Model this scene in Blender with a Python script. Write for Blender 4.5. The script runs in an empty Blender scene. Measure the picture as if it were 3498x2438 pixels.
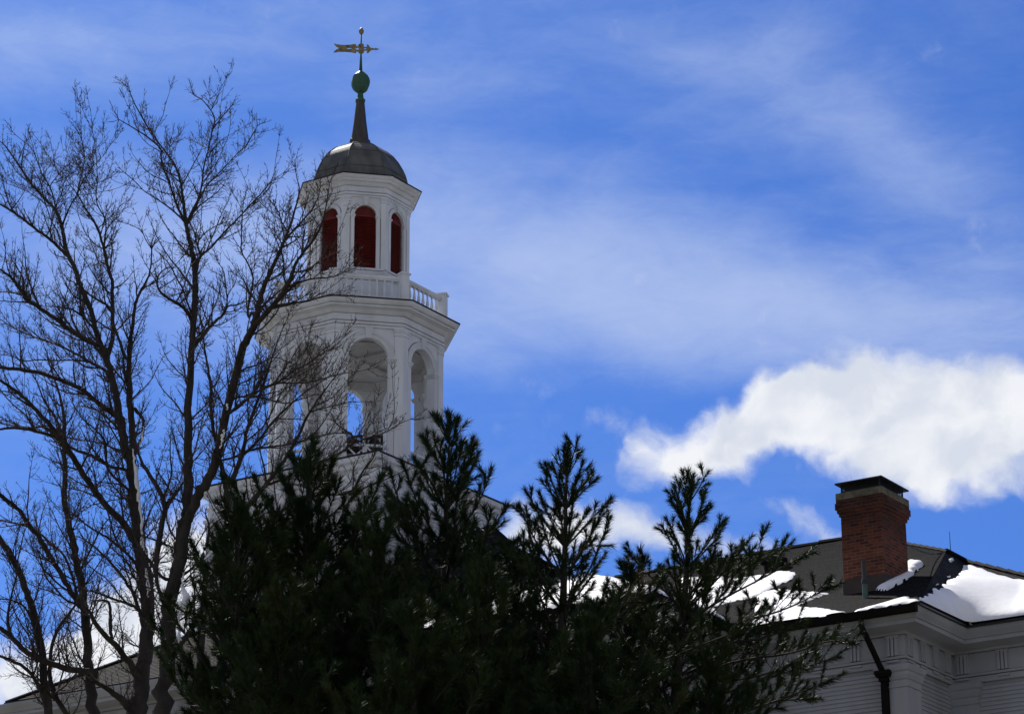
import bpy, bmesh, math, random
import numpy as np
from mathutils import Vector, Matrix
from mathutils.geometry import tessellate_polygon
R = math.radians
random.seed(7); rng = np.random.default_rng(7)
sc = bpy.context.scene
COL = sc.collection

# ------------------------------------------------------------------ camera
F_PX, PITCH, ROLL, EYE = 9500.0, 0.3415435, -0.0038676, 1.6     # focal length in photograph pixels
PW, PH = 3498.0, 2438.0
cam_d = bpy.data.cameras.new('camera'); cam = bpy.data.objects.new('camera', cam_d); COL.objects.link(cam)
cam_d.sensor_width = 36.0; cam_d.lens = 36.0 * F_PX / PW
cam_d.clip_start = 0.5; cam_d.clip_end = 6000
cam.matrix_world = Matrix.Translation((0, 0, EYE)) @ Matrix.Rotation(math.pi / 2 + PITCH, 4, 'X') @ Matrix.Rotation(ROLL, 4, 'Z')
sc.camera = cam

def ray(X, Y):
    ur, vr = X - PW / 2, -(Y - PH / 2)
    c, s = math.cos(ROLL), math.sin(ROLL)
    u, v = (ur * c + vr * s) / F_PX, (-ur * s + vr * c) / F_PX
    return np.array([u, math.cos(PITCH) - v * math.sin(PITCH), math.sin(PITCH) + v * math.cos(PITCH)])
def at(X, Y, depth):                 # the point seen at a photograph pixel, at a ground distance north of the viewer
    d = ray(X, Y); p = d * (depth / d[1]); p[2] += EYE
    return p

# plan directions shared by all the buildings: EX along the fronts, EY going back
A0 = -R(33.3)
EX = np.array([math.cos(A0), math.sin(A0)]); EY = np.array([-math.sin(A0), math.cos(A0)])

# ------------------------------------------------------------------ sun, sky, exposure
SUN_EL = R(46.0)
_h = -EX * math.cos(R(34)) + EY * math.sin(R(34))
SUN_DIR = Vector((_h[0] * math.cos(SUN_EL), _h[1] * math.cos(SUN_EL), math.sin(SUN_EL)))
sun_d = bpy.data.lights.new('sun', 'SUN'); sun_d.energy = 5.0; sun_d.angle = R(0.53); sun_d.color = (1.0, 0.955, 0.89)
sun = bpy.data.objects.new('sun', sun_d); COL.objects.link(sun)
sun.rotation_euler = SUN_DIR.to_track_quat('Z', 'Y').to_euler(); sun.location = (-60, 60, 90)

world = bpy.data.worlds.new('World'); sc.world = world; world.use_nodes = True
wt = world.node_tree
for n in list(wt.nodes): wt.nodes.remove(n)
def wn(kind, **kw):
    n = wt.nodes.new(kind)
    for k, v in kw.items(): setattr(n, k, v)
    return n
def wl(a, b): wt.links.new(a, b)
def wmath(op, a, b=None, c=None, clamp=False):
    n = wn('ShaderNodeMath', operation=op); n.use_clamp = clamp
    for i, v in enumerate((a, b, c)):
        if v is None: continue
        if isinstance(v, (int, float)): n.inputs[i].default_value = v
        else: wl(v, n.inputs[i])
    return n.outputs[0]
def wsmooth(val, lo, hi, a=0.0, b=1.0):
    n = wn('ShaderNodeMapRange', interpolation_type='SMOOTHSTEP')
    wl(val, n.inputs['Value']); n.inputs['From Min'].default_value = lo; n.inputs['From Max'].default_value = hi
    n.inputs['To Min'].default_value = a; n.inputs['To Max'].default_value = b
    return n.outputs['Result']
def wmix(fac, a, b):
    n = wn('ShaderNodeMix', data_type='RGBA')
    if isinstance(fac, (int, float)): n.inputs['Factor'].default_value = fac
    else: wl(fac, n.inputs['Factor'])
    for sock, v in ((n.inputs[6], a), (n.inputs[7], b)):
        if isinstance(v, tuple): sock.default_value = v
        else: wl(v, sock)
    return n.outputs[2]
SKY_STRENGTH = 0.10
sky = wn('ShaderNodeTexSky', sky_type='NISHITA'); sky.sun_disc = False
sky.sun_elevation = SUN_EL; sky.sun_rotation = math.atan2(SUN_DIR.x, SUN_DIR.y)
sky.altitude = 100; sky.air_density = 1.0; sky.dust_density = 0.6; sky.ozone_density = 1.6
tint = wn('ShaderNodeMix', data_type='RGBA', blend_type='MULTIPLY'); tint.inputs['Factor'].default_value = 1.0
wl(sky.outputs[0], tint.inputs[6]); tint.inputs[7].default_value = (0.215, 0.41, 0.86, 1)
sky_col = tint.outputs[2]
tc = wn('ShaderNodeTexCoord'); sep = wn('ShaderNodeSeparateXYZ'); wl(tc.outputs['Generated'], sep.inputs[0])
U = wmath('MULTIPLY', wmath('ARCTAN2', sep.outputs[0], sep.outputs[1]), 9.5 * 0.94)
V = wmath('MULTIPLY', wmath('ARCSINE', sep.outputs[2]), 9.5)
uvn = wn('ShaderNodeCombineXYZ'); wl(U, uvn.inputs[0]); wl(V, uvn.inputs[1])
UV = uvn.outputs[0]
def wnoise(vec, scale, detail=6, rough=0.55, dist=0.0, mapping=None):
    if mapping:
        m = wn('ShaderNodeMapping'); wl(vec, m.inputs[0]); m.inputs['Rotation'].default_value = (0, 0, mapping[0]); m.inputs['Scale'].default_value = mapping[1]
        vec = m.outputs[0]
    n = wn('ShaderNodeTexNoise'); wl(vec, n.inputs['Vector'])
    n.inputs['Scale'].default_value = scale; n.inputs['Detail'].default_value = detail; n.inputs['Roughness'].default_value = rough
    n.inputs['Distortion'].default_value = dist
    return n
def warp(vec, scale, amp, detail=4):
    n = wnoise(vec, scale, detail)
    s = wn('ShaderNodeVectorMath', operation='SUBTRACT'); wl(n.outputs['Color'], s.inputs[0]); s.inputs[1].default_value = (0.5, 0.5, 0.5)
    k = wn('ShaderNodeVectorMath', operation='SCALE'); wl(s.outputs[0], k.inputs[0]); k.inputs['Scale'].default_value = amp
    a = wn('ShaderNodeVectorMath', operation='ADD'); wl(vec, a.inputs[0]); wl(k.outputs[0], a.inputs[1])
    f = wn('ShaderNodeVectorMath', operation='MULTIPLY'); wl(a.outputs[0], f.inputs[0]); f.inputs[1].default_value = (1, 1, 0)
    return f.outputs[0]
def sky_uv(X, Y):
    d = ray(X, Y); d = d / np.linalg.norm(d)
    return math.atan2(d[0], d[1]) * 9.5 * 0.94, math.asin(d[2]) * 9.5
def blobs(vec, lst, mode='ADD'):
    out = None
    for (X, Y, rx, ry, rot, gain) in lst:
        m = wn('ShaderNodeMapping', vector_type='TEXTURE'); wl(vec, m.inputs[0])
        u, v = sky_uv(X, Y)
        m.inputs['Location'].default_value = (u, v, 0); m.inputs['Rotation'].default_value = (0, 0, R(rot)); m.inputs['Scale'].default_value = (rx / 1000, ry / 1000, 1)
        g = wn('ShaderNodeTexGradient', gradient_type='SPHERICAL'); wl(m.outputs[0], g.inputs[0])
        val = wmath('MULTIPLY', g.outputs['Fac'], gain)
        out = val if out is None else wmath('SMOOTH_MAX' if mode == 'MAX' else 'ADD', out, val, 0.2 if mode == 'MAX' else None)
    return out
w1 = warp(UV, 2.2, 0.20, 5)
w1 = warp(w1, 9.0, 0.06, 4)
cum = blobs(w1, [
    (3040, 1420, 560, 260, 2, 1.5), (2830, 1330, 360, 190, 20, 1.1), (3360, 1350, 320, 240, -10, 1.25), (3440, 1530, 360, 220, 0, 1.2), (3180, 1560, 360, 220, -4, 1.1),
    (2560, 1455, 360, 170, 26, 1.3), (2350, 1550, 320, 140, 20, 1.25), (2150, 1500, 130, 150, 60, 0.8), (2280, 1610, 240, 90, 12, .55),
    (3230, 1720, 240, 80, -30, .34), (3480, 1690, 200, 90, 0, .36), (2420, 1650, 220, 100, 20, .36),
    (2800, 1810, 230, 90, -28, 0.62), (2650, 1760, 180, 60, -10, 0.36), (2130, 1830, 400, 130, -4, .95), (1850, 1820, 320, 150, 5, 1.0), (2430, 1900, 330, 120, -12, 0.75), (2650, 1880, 260, 60, -6, .4),
    (660, 1900, 280, 240, 20, 1.5), (560, 2060, 360, 220, 10, 1.5), (420, 2150, 300, 140, 12, 1.3), (80, 2330, 380, 170, 4, 1.5), (330, 2230, 260, 110, 25, .7), (1000, 2000, 300, 200, 0, 1.0), (1500, 1900, 500, 150, 0, 1.0)])
n_big = wnoise(w1, 2.6, 9, 0.62, 0.4)
n_fine = wnoise(w1, 9.0, 6, 0.6, 0.6)
dens = wmath('ADD', cum, wmath('MULTIPLY', wmath('SUBTRACT', n_big.outputs['Fac'], 0.5), 1.3))
dens = wmath('ADD', dens, wmath('MULTIPLY', wmath('SUBTRACT', n_fine.outputs['Fac'], 0.5), 0.72))
vor = wn('ShaderNodeTexVoronoi', feature='F1'); wl(w1, vor.inputs['Vector']); vor.inputs['Scale'].default_value = 7.5; vor.inputs['Detail'].default_value = 1.0
dens = wmath('ADD', dens, wmath('MULTIPLY', wmath('SUBTRACT', 0.42, vor.outputs['Distance']), 0.45))
cum_a = wsmooth(dens, 0.04, 1.12)
w2 = warp(UV, 0.9, 0.35, 3)
cir = blobs(w2, [
    (1750, 890, 1250, 430, -10, 0.84), (2850, 1060, 1250, 360, -8, 0.86), (500, 850, 950, 480, 6, 0.74), (1500, 1120, 1200, 200, -2, .22),
    (2500, 300, 1100, 360, -20, 0.44), (3150, 520, 800, 320, -30, .34), (1480, 330, 600, 500, 35, 0.36), (250, 90, 1000, 300, 0, 0.60), (3400, 900, 500, 420, 0, .30), (1000, 60, 600, 220, 0, .34)])
n_c = wnoise(UV, 1.15, 8, 0.58, 0.8, (R(14), (0.75, 1.9, 1)))
n_c2 = wnoise(UV, 4.2, 7, 0.62, 0.8, (R(-12), (0.8, 1.7, 1)))
cd = wmath('ADD', cir, wmath('MULTIPLY', wmath('SUBTRACT', n_c.outputs['Fac'], 0.5), 0.75))
cd = wmath('ADD', cd, wmath('MULTIPLY', wmath('SUBTRACT', wnoise(UV, 9.0, 6, 0.65, 1.2, (R(-16), (0.7, 2.0, 1))).outputs['Fac'], 0.5), 0.20))
cd = wmath('ADD', cd, wmath('MULTIPLY', wmath('SUBTRACT', n_c2.outputs['Fac'], 0.5), 0.42))
cir_a = wsmooth(cd, -0.12, 1.2, 0.0, 0.64)
# unseen broken cloud added behind the viewer, to light the shaded fronts neutrally
n_b = wnoise(tc.outputs['Generated'], 2.4, 6, 0.55)
back = wsmooth(sep.outputs[1], 0.55, -0.25)
back_a = wmath('MULTIPLY', wsmooth(n_b.outputs['Fac'], 0.36, 0.56), wmath('MULTIPLY', back, 0.9))
n_sh = wnoise(w1, 3.4, 5, 0.5, 0.2)
white = wmix(wsmooth(n_sh.outputs['Fac'], 0.38, 0.62), (7.5, 7.65, 8.0, 1), (5.7, 6.1, 6.95, 1))
c1 = wmix(cir_a, sky_col, (5.0, 5.85, 7.7, 1))
c2 = wmix(cum_a, c1, white)
c3 = wmix(back_a, c2, (3.2, 3.15, 3.1, 1))
bg = wn('ShaderNodeBackground'); wl(c3, bg.inputs[0]); bg.inputs['Strength'].default_value = SKY_STRENGTH
wo = wn('ShaderNodeOutputWorld'); wl(bg.outputs[0], wo.inputs[0])
sc.view_settings.view_transform = 'Standard'; sc.view_settings.look = 'None'; sc.view_settings.gamma = 1.0; sc.view_settings.use_curve_mapping = False
sc.view_settings.exposure = 0.25

# ------------------------------------------------------------------ materials
def mat(name, base, rough=0.6, var=0.0, scale=4.0, metallic=0.0, spec=0.3, bump=0.0, bscale=40.0, second=None, streak=None, detail=6):
    m = bpy.data.materials.new(name); m.use_nodes = True; t = m.node_tree; b = t.nodes['Principled BSDF']
    b.inputs['Roughness'].default_value = rough; b.inputs['Metallic'].default_value = metallic
    b.inputs['Specular IOR Level'].default_value = spec
    co = t.nodes.new('ShaderNodeTexCoord')
    n = t.nodes.new('ShaderNodeTexNoise'); n.inputs['Scale'].default_value = scale; n.inputs['Detail'].default_value = detail
    vec = co.outputs['Object']
    if streak:
        mp = t.nodes.new('ShaderNodeMapping'); mp.inputs['Scale'].default_value = streak; t.links.new(vec, mp.inputs[0]); t.links.new(mp.outputs[0], n.inputs['Vector'])
    else: t.links.new(vec, n.inputs['Vector'])
    cr = t.nodes.new('ShaderNodeValToRGB')
    s2 = second if second else tuple(c * (1 - var) for c in base)
    cr.color_ramp.elements[0].position = 0.32; cr.color_ramp.elements[1].position = 0.66
    cr.color_ramp.elements[0].color = (*s2, 1); cr.color_ramp.elements[1].color = (*[min(1, c * (1 + var * .4)) for c in base], 1)
    t.links.new(n.outputs['Fac'], cr.inputs[0]); t.links.new(cr.outputs[0], b.inputs['Base Color'])
    if bump:
        n2 = t.nodes.new('ShaderNodeTexNoise'); n2.inputs['Scale'].default_value = bscale; n2.inputs['Detail'].default_value = 5
        t.links.new(vec, n2.inputs['Vector'])
        bp = t.nodes.new('ShaderNodeBump'); bp.inputs['Strength'].default_value = bump; bp.inputs['Distance'].default_value = 0.02
        t.links.new(n2.outputs['Fac'], bp.inputs['Height']); t.links.new(bp.outputs[0], b.inputs['Normal'])
    return m
def brick_mat(name, c1, c2, mortar, bw, rh, msize, rough, patch=None, bump=0.5, soot=None, var=0.0):
    m = bpy.data.materials.new(name); m.use_nodes = True; t = m.node_tree; b = t.nodes['Principled BSDF']
    b.inputs['Roughness'].default_value = rough; b.inputs['Specular IOR Level'].default_value = 0.2
    co = t.nodes.new('ShaderNodeTexCoord'); k = t.nodes.new('ShaderNodeTexBrick'); t.links.new(co.outputs['UV'], k.inputs['Vector'])
    k.inputs['Color1'].default_value = (*c1, 1); k.inputs['Color2'].default_value = (*c2, 1); k.inputs['Mortar'].default_value = (*mortar, 1)
    k.inputs['Scale'].default_value = 1; k.inputs['Brick Width'].default_value = bw; k.inputs['Row Height'].default_value = rh
    k.inputs['Mortar Size'].default_value = msize; k.inputs['Mortar Smooth'].default_value = 0.2; k.inputs['Bias'].default_value = 0.0
    n = t.nodes.new('ShaderNodeTexNoise'); n.inputs['Scale'].default_value = 2.2; n.inputs['Detail'].default_value = 8; t.links.new(co.outputs['UV'], n.inputs['Vector'])
    mx = t.nodes.new('ShaderNodeMix'); mx.data_type = 'RGBA'; mx.blend_type = 'MULTIPLY'
    cr = t.nodes.new('ShaderNodeValToRGB'); cr.color_ramp.elements[0].position = .3; cr.color_ramp.elements[1].position = .7
    cr.color_ramp.elements[0].color = (1 - var, 1 - var, 1 - var, 1); cr.color_ramp.elements[1].color = (1, 1, 1, 1)
    t.links.new(n.outputs['Fac'], cr.inputs[0]); mx.inputs['Factor'].default_value = 1
    t.links.new(k.outputs['Color'], mx.inputs[6]); t.links.new(cr.outputs[0], mx.inputs[7])
    if soot:                                     # a soot stain below the chimney mouth, with a ragged lower edge
        sp_ = t.nodes.new('ShaderNodeSeparateXYZ'); t.links.new(co.outputs['UV'], sp_.inputs[0])
        ad = t.nodes.new('ShaderNodeMath'); ad.operation = 'MULTIPLY_ADD'; t.links.new(n.outputs['Fac'], ad.inputs[0]); ad.inputs[1].default_value = 1.3; t.links.new(sp_.outputs[1], ad.inputs[2])
        mr = t.nodes.new('ShaderNodeMapRange'); mr.interpolation_type = 'SMOOTHSTEP'; t.links.new(ad.outputs[0], mr.inputs[0]); mr.inputs[1].default_value = soot; mr.inputs[2].default_value = soot + 1.1; mr.inputs[3].default_value = 1; mr.inputs[4].default_value = .42
        m2 = t.nodes.new('ShaderNodeMix'); m2.data_type = 'RGBA'; m2.blend_type = 'MULTIPLY'; m2.inputs['Factor'].default_value = 1
        t.links.new(mx.outputs[2], m2.inputs[6]); t.links.new(mr.outputs[0], m2.inputs[7]); t.links.new(m2.outputs[2], b.inputs['Base Color'])
    else: t.links.new(mx.outputs[2], b.inputs['Base Color'])
    bp = t.nodes.new('ShaderNodeBump'); bp.inputs['Strength'].default_value = bump; bp.inputs['Distance'].default_value = 0.012; bp.invert = True
    t.links.new(k.outputs['Fac'], bp.inputs['Height']); t.links.new(bp.outputs[0], b.inputs['Normal'])
    return m
M = {}
M['paint'] = mat('white_paint', (0.77, 0.805, 0.85), 0.55, 0.10, 1.6, bump=0.05, bscale=25, second=(0.64, 0.66, 0.68), streak=(1.2, 1.2, 0.35))
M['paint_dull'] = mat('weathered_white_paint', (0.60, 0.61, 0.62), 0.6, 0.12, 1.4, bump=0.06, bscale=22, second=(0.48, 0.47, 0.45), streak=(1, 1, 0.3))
M['paint_shaded'] = mat('shaded_white_paint', (0.37, 0.39, 0.41), 0.6, 0.12, 1.1, bump=0.06, bscale=22, second=(0.31, 0.32, 0.33), streak=(1, 1, 0.3))  # white paint darkened: the right building's weaker sky light put into its colour
M['louver'] = mat('dark_red_paint', (0.17, 0.017, 0.014), 0.5, 0.35, 5)
M['dome'] = mat('lead_coated_copper', (0.14, 0.14, 0.132), 0.66, 0.35, 2.0, metallic=0.0, spec=0.15, second=(0.075, 0.082, 0.08), streak=(1.5, 1.5, .5))
M['spire'] = mat('dark_brown_copper', (0.075, 0.068, 0.062), 0.42, 0.3, 3, metallic=0.35, spec=0.4, streak=(3, 3, .4))
M['verdigris'] = mat('verdigris_copper', (0.045, 0.125, 0.085), 0.6, 0.2, 1.2, metallic=0.0, second=(0.034, 0.095, 0.066), detail=2)
M['gilt'] = mat('worn_gilding', (0.34, 0.26, 0.11), 0.45, 0.4, 9, metallic=0.5, spec=0.4, second=(0.09, 0.095, 0.06))
M['edge'] = mat('black_metal_edge', (0.018, 0.018, 0.02), 0.4, 0.2, 6, metallic=0.2)
M['shingle'] = brick_mat('asphalt_shingles', (0.026, 0.023, 0.0205), (0.005, 0.0046, 0.0042), (0.0025, 0.0025, 0.0025), 0.42, 0.14, 0.022, 0.95, bump=0.8, var=0.55)
M['brick'] = brick_mat('red_brick', (0.28, 0.080, 0.042), (0.105, 0.034, 0.023), (0.20, 0.15, 0.115), 0.215, 0.0735, 0.0075, 0.9, bump=0.7, var=0.6, soot=at(3133, 2074, 55.0)[2] + 2.45)
M['concrete'] = mat('mossy_concrete', (0.13, 0.115, 0.08), 0.9, 0.35, 6, bump=0.4, bscale=30, second=(0.06, 0.056, 0.036))
M['flash'] = mat('dark_brown_flashing', (0.045, 0.030, 0.025), 0.5, 0.3, 3)
M['gutter'] = mat('dark_brown_metal', (0.008, 0.006, 0.005), 0.7, 0.3, 4, spec=0.1)
M['screen'] = mat('black_wire', (0.010, 0.010, 0.010), 0.5, 0.1, 4)
M['pipe'] = mat('grey_vent_pipe', (0.04, 0.045, 0.04), 0.5, 0.3, 5)
M['pipe2'] = mat('green_copper_sleeve', (0.08, 0.14, 0.11), 0.6, 0.3, 6)
M['snow'] = mat('snow', (0.90, 0.905, 0.92), 0.6, 0.04, 3, spec=0.25, bump=0.35, bscale=7)
M['bark'] = mat('grey_brown_bark', (0.048, 0.042, 0.035), 0.95, 0.5, 7, bump=0.9, bscale=28, second=(0.024, 0.020, 0.017), streak=(1, 1, .35))
M['twig'] = mat('grey_red_twigs', (0.062, 0.050, 0.043), 0.85, 0.3, 2)
M['pine_bark'] = mat('grey_pine_bark', (0.055, 0.048, 0.040), 0.85, 0.4, 6, second=(0.022, 0.020, 0.016), spec=0.15)
M['needle'] = needle = mat('pine_needles', (0.034, 0.055, 0.016), 0.55, 0.4, 1.1, spec=0.12, second=(0.011, 0.026, 0.010))
_cr = [q for q in M['needle'].node_tree.nodes if q.type == 'VALTORGB'][0]
_e = _cr.color_ramp.elements.new(0.74); _e.color = (0.080, 0.060, 0.020, 1)
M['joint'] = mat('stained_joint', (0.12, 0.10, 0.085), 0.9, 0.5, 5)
M['bell'] = mat('dark_bronze', (0.02, 0.018, 0.016), 0.45, 0.3, 5, metallic=0.6)
def ground_mat():
    m = mat('patchy_snow_lawn', (0.74, 0.75, 0.78), 0.85, 0.0, 0.10, second=(0.10, 0.085, 0.05), detail=8)
    cr = [n for n in m.node_tree.nodes if n.type == 'VALTORGB'][0]
    cr.color_ramp.elements[0].position = 0.56; cr.color_ramp.elements[1].position = 0.63
    return m
M['ground'] = ground_mat()

# ------------------------------------------------------------------ helpers
class MB:
    def __init__(s): s.v = []; s.f = []; s.uv = {}
    def add(s, verts, faces, mtx=None, uvs=None):
        o = len(s.v)
        for p in verts:
            p = Vector(p); s.v.append(tuple(mtx @ p) if mtx else tuple(p))
        for i, f in enumerate(faces):
            if uvs and uvs[i]: s.uv[len(s.f)] = uvs[i]
            s.f.append(tuple(o + k for k in f))
    def box(s, x0, x1, y0, y1, z0, z1, mtx=None):
        v = [(x0, y0, z0), (x1, y0, z0), (x1, y1, z0), (x0, y1, z0), (x0, y0, z1), (x1, y0, z1), (x1, y1, z1), (x0, y1, z1)]
        w, d = x1 - x0, y1 - y0
        f = [(0, 3, 2, 1), (4, 5, 6, 7), (0, 1, 5, 4), (1, 2, 6, 5), (2, 3, 7, 6), (3, 0, 4, 7)]
        def q(u0, u1): return [(u0, z0), (u1, z0), (u1, z1), (u0, z1)]
        top = [(x0, y0), (x1, y0), (x1, y1), (x0, y1)]
        s.add(v, f, mtx, [top, top, q(0, w), q(w, w + d), q(w + d, 2 * w + d), q(2 * w + d, 2 * w + 2 * d)])
    def poly(s, pts, udir=None, vdir=None):
        n = len(pts); uv = None
        if udir is not None:
            uv = [[(Vector(p).dot(udir), Vector(p).dot(vdir)) for p in pts]]
        s.add(pts, [tuple(range(n))], None, uv)
    def lathe(s, prof, n=24, rot=0.0, mtx=None, cap=True):
        v = []; f = []
        for r, z in prof:
            for k in range(n):
                a = rot + 2 * math.pi * k / n
                v.append((r * math.cos(a), r * math.sin(a), z))
        for i in range(len(prof) - 1):
            for k in range(n):
                k2 = (k + 1) % n
                f.append((i * n + k, i * n + k2, (i + 1) * n + k2, (i + 1) * n + k))
        if cap:
            if prof[0][0] > 1e-6: f.append(tuple(range(n))[::-1])
            if prof[-1][0] > 1e-6: f.append(tuple((len(prof) - 1) * n + k for k in range(n)))
        s.add(v, f, mtx)
    def tube(s, pts, radii, n=8):
        pts = [Vector(p) for p in pts]; v = []; f = []
        up = Vector((0.13, 0.9, 0.41)).normalized()
        for i, p in enumerate(pts):
            t = (pts[min(i + 1, len(pts) - 1)] - pts[max(i - 1, 0)]).normalized()
            a = t.cross(up)
            if a.length < 1e-3: a = t.cross(Vector((1, 0, 0)))
            a.normalize(); b = t.cross(a)
            for k in range(n):
                an = 2 * math.pi * k / n
                v.append(tuple(p + (a * math.cos(an) + b * math.sin(an)) * radii[i]))
        for i in range(len(pts) - 1):
            for k in range(n):
                k2 = (k + 1) % n
                f.append((i * n + k, i * n + k2, (i + 1) * n + k2, (i + 1) * n + k))
        f.append(tuple(range(n))); f.append(tuple((len(pts) - 1) * n + k for k in range(n))[::-1])
        s.add(v, f)
    def sweep(s, path, prof, closed=True, cap=True):
        # path: plan polygon, counter-clockwise = outside to the right of travel; prof: (outward offset, z)
        n = len(path); P = [Vector(p) for p in path]; mit = []
        for i in range(n):
            def nrm(a, b):
                d = (b - a).normalized(); return Vector((d.y, -d.x))
            if closed: n1, n2 = nrm(P[i - 1], P[i]), nrm(P[i], P[(i + 1) % n])
            else:
                n1 = nrm(P[i - 1], P[i]) if i > 0 else nrm(P[i], P[i + 1])
                n2 = nrm(P[i], P[i + 1]) if i < n - 1 else nrm(P[i - 1], P[i])
            mit.append((n1 + n2) / (1 + n1.dot(n2)))
        m = len(prof); v = []; f = []
        for i in range(n):
            for o, z in prof:
                q = P[i] + mit[i] * o; v.append((q.x, q.y, z))
        for i in range(n if closed else n - 1):
            j = (i + 1) % n
            for k in range(m - 1):
                f.append((i * m + k, j * m + k, j * m + k + 1, i * m + k + 1))
        if not closed and cap:
            f.append(tuple(range(m))[::-1]); f.append(tuple((n - 1) * m + k for k in range(m)))
        s.add(v, f)
    def fill(s, loops, thick, mtx=None):
        # outline in (x, z) with holes, front at y = 0, back at y = thick
        flat = [Vector((x, z, 0)) for lp in loops for x, z in lp]
        tris = tessellate_polygon([[Vector((x, z, 0)) for x, z in lp] for lp in loops])
        N = len(flat)
        v = [(p.x, 0, p.y) for p in flat] + [(p.x, thick, p.y) for p in flat]; f = []
        for t in tris:
            a, b, c = (flat[i] for i in t)
            if (b - a).cross(c - a).z < 0: t = (t[0], t[2], t[1])
            f.append(tuple(t)); f.append(tuple(N + i for i in reversed(t)))
        o = 0
        for li, lp in enumerate(loops):
            n = len(lp); area = sum(lp[i - 1][0] * lp[i][1] - lp[i][0] * lp[i - 1][1] for i in range(n))
            flip = (area < 0) != (li > 0)
            for i in range(n):
                j = (i + 1) % n; q = (o + i, N + o + i, N + o + j, o + j)
                if li > 0: q = q if area < 0 else q[::-1]
                else: q = q if area > 0 else q[::-1]
                f.append(q)
            o += n
        s.add(v, f, mtx)
    def clap(s, a, b, z0, z1, sp=0.088, out=0.018):
        a, b = Vector(a), Vector(b); d = (b - a); Ln = d.length; d /= Ln; nr = Vector((d.y, -d.x))
        v = []; f = []; z = z0; k = 0
        while z < z1 - 1e-4:
            zt = min(z + sp, z1)
            for p in (a, b):
                for o, zz in ((out, z), (0.002, zt)):
                    q = p + nr * o; v.append((q.x, q.y, zz))
            o4 = k * 4
            f.append((o4, o4 + 2, o4 + 3, o4 + 1))
            if k: f.append((o4 - 3, o4 - 1, o4 + 2, o4))
            z = zt; k += 1
        s.add(v, f)
    def build(s, name, material, parent=None, smooth=False, bevel=0.0, merge=False):
        me = bpy.data.meshes.new(name); me.from_pydata(s.v, [], s.f)
        if s.uv:
            ul = me.uv_layers.new(name='UVMap')
            for pi, uv in s.uv.items():
                for k, li in enumerate(me.polygons[pi].loop_indices): ul.data[li].uv = uv[k]
        if merge or smooth:
            bm = bmesh.new(); bm.from_mesh(me); bmesh.ops.remove_doubles(bm, verts=bm.verts, dist=1e-5); bm.to_mesh(me); bm.free()
        me.materials.append(material)
        if smooth: me.polygons.foreach_set('use_smooth', [True] * len(me.polygons))
        me.update()
        o = bpy.data.objects.new(name, me); COL.objects.link(o)
        if parent: o.parent = parent
        if bevel:
            bv = o.modifiers.new('bevel', 'BEVEL'); bv.width = bevel; bv.segments = 2; bv.limit_method = 'ANGLE'; bv.angle_limit = R(40)
        return o
def tag(o, label=None, cat=None, group=None, kind=None):
    for k, v in (('label', label), ('category', cat), ('group', group), ('kind', kind)):
        if v: o[k] = v
    return o
def thing(name, label, cat, loc, rz=0.0, group=None):
    o = bpy.data.objects.new(name, None); COL.objects.link(o); o.location = loc; o.rotation_euler = (0, 0, rz); o.empty_display_size = .3
    return tag(o, label, cat, group)
def copies(o, n, parent, step):
    out = [o]
    for k in range(1, n):
        c = o.copy(); COL.objects.link(c); c.parent = parent; c.rotation_euler = (0, 0, o.rotation_euler.z + step * k); out.append(c)
    return out
def octo(r): return [(r * math.cos(R(22.5 + 45 * k)), r * math.sin(R(22.5 + 45 * k))) for k in range(8)]
CA = math.cos(R(22.5))
def arch(hw, z0, zs, n=16):                    # arched outline: half width, bottom, springing
    return [(-hw, z0), (hw, z0)] + [(hw * math.cos(math.pi * k / n), zs + hw * math.sin(math.pi * k / n)) for k in range(n + 1)]
def faceM(k, ap): return Matrix.Rotation(R(45 * k), 4, 'Z') @ Matrix.Translation((0, -ap, 0))

# ------------------------------------------------------------------ ground
g = MB(); n = 48
g.v = [(0, 40, 0)] + [(3000 * math.cos(2 * math.pi * k / n), 40 + 3000 * math.sin(2 * math.pi * k / n), 0) for k in range(n)]
g.f = [(0, 1 + k, 1 + (k + 1) % n) for k in range(n)]
tag(g.build('ground', M['ground']), kind='structure')

# ------------------------------------------------------------------ bell tower
Z = EYE                                        # heights below were measured from the eye
TX, TY = -4.4606, 75.0
tower = thing('bell_tower', 'tall white wooden bell tower with open arched belfry, grey dome and gilded weathervane', 'bell tower', (TX, TY, 0), A0)
# square base stage
bs = MB(); h = 2.86
sq = [(-h, -h), (h, -h), (h, h), (-h, h)]
for i in range(4): bs.clap(sq[i], sq[(i + 1) % 4], Z + 12.0, Z + 21.9, 0.11, 0.016)
base = bs.build('base_stage', M['paint_dull'], tower)
pl = MB(); w = .34
for sx, sy in ((1, 1), (1, -1), (-1, 1), (-1, -1)):
    pl.add([], []); x0, x1 = sorted((sx * (h + .05), sx * (h + .05 - w - .05))); y0, y1 = sorted((sy * (h + .05), sy * (h + .05 - w - .05)))
    pm = MB(); pm.box(x0, x1, y0, y1, Z + 12.0, Z + 21.35)
    pm.sweep([(x0, y0), (x1, y0), (x1, y1), (x0, y1)], [(0, Z + 21.35), (.03, Z + 21.38), (.03, Z + 21.46), (.07, Z + 21.5), (.07, Z + 21.58), (0, Z + 21.6)])
    pm.build('corner_pilaster', M['paint'], base)
bc = MB(); bc.sweep(sq, [(-.1, Z + 21.5), (.03, Z + 21.5), (.03, Z + 21.86), (.06, Z + 21.88), (.06, Z + 21.95), (.02, Z + 21.97), (.02, Z + 22.16), (.13, Z + 22.20), (.15, Z + 22.30), (.22, Z + 22.36), (.24, Z + 22.48), (0.2, Z + 22.50)])
cor = bc.build('base_cornice', M['paint'], tower)
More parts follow.
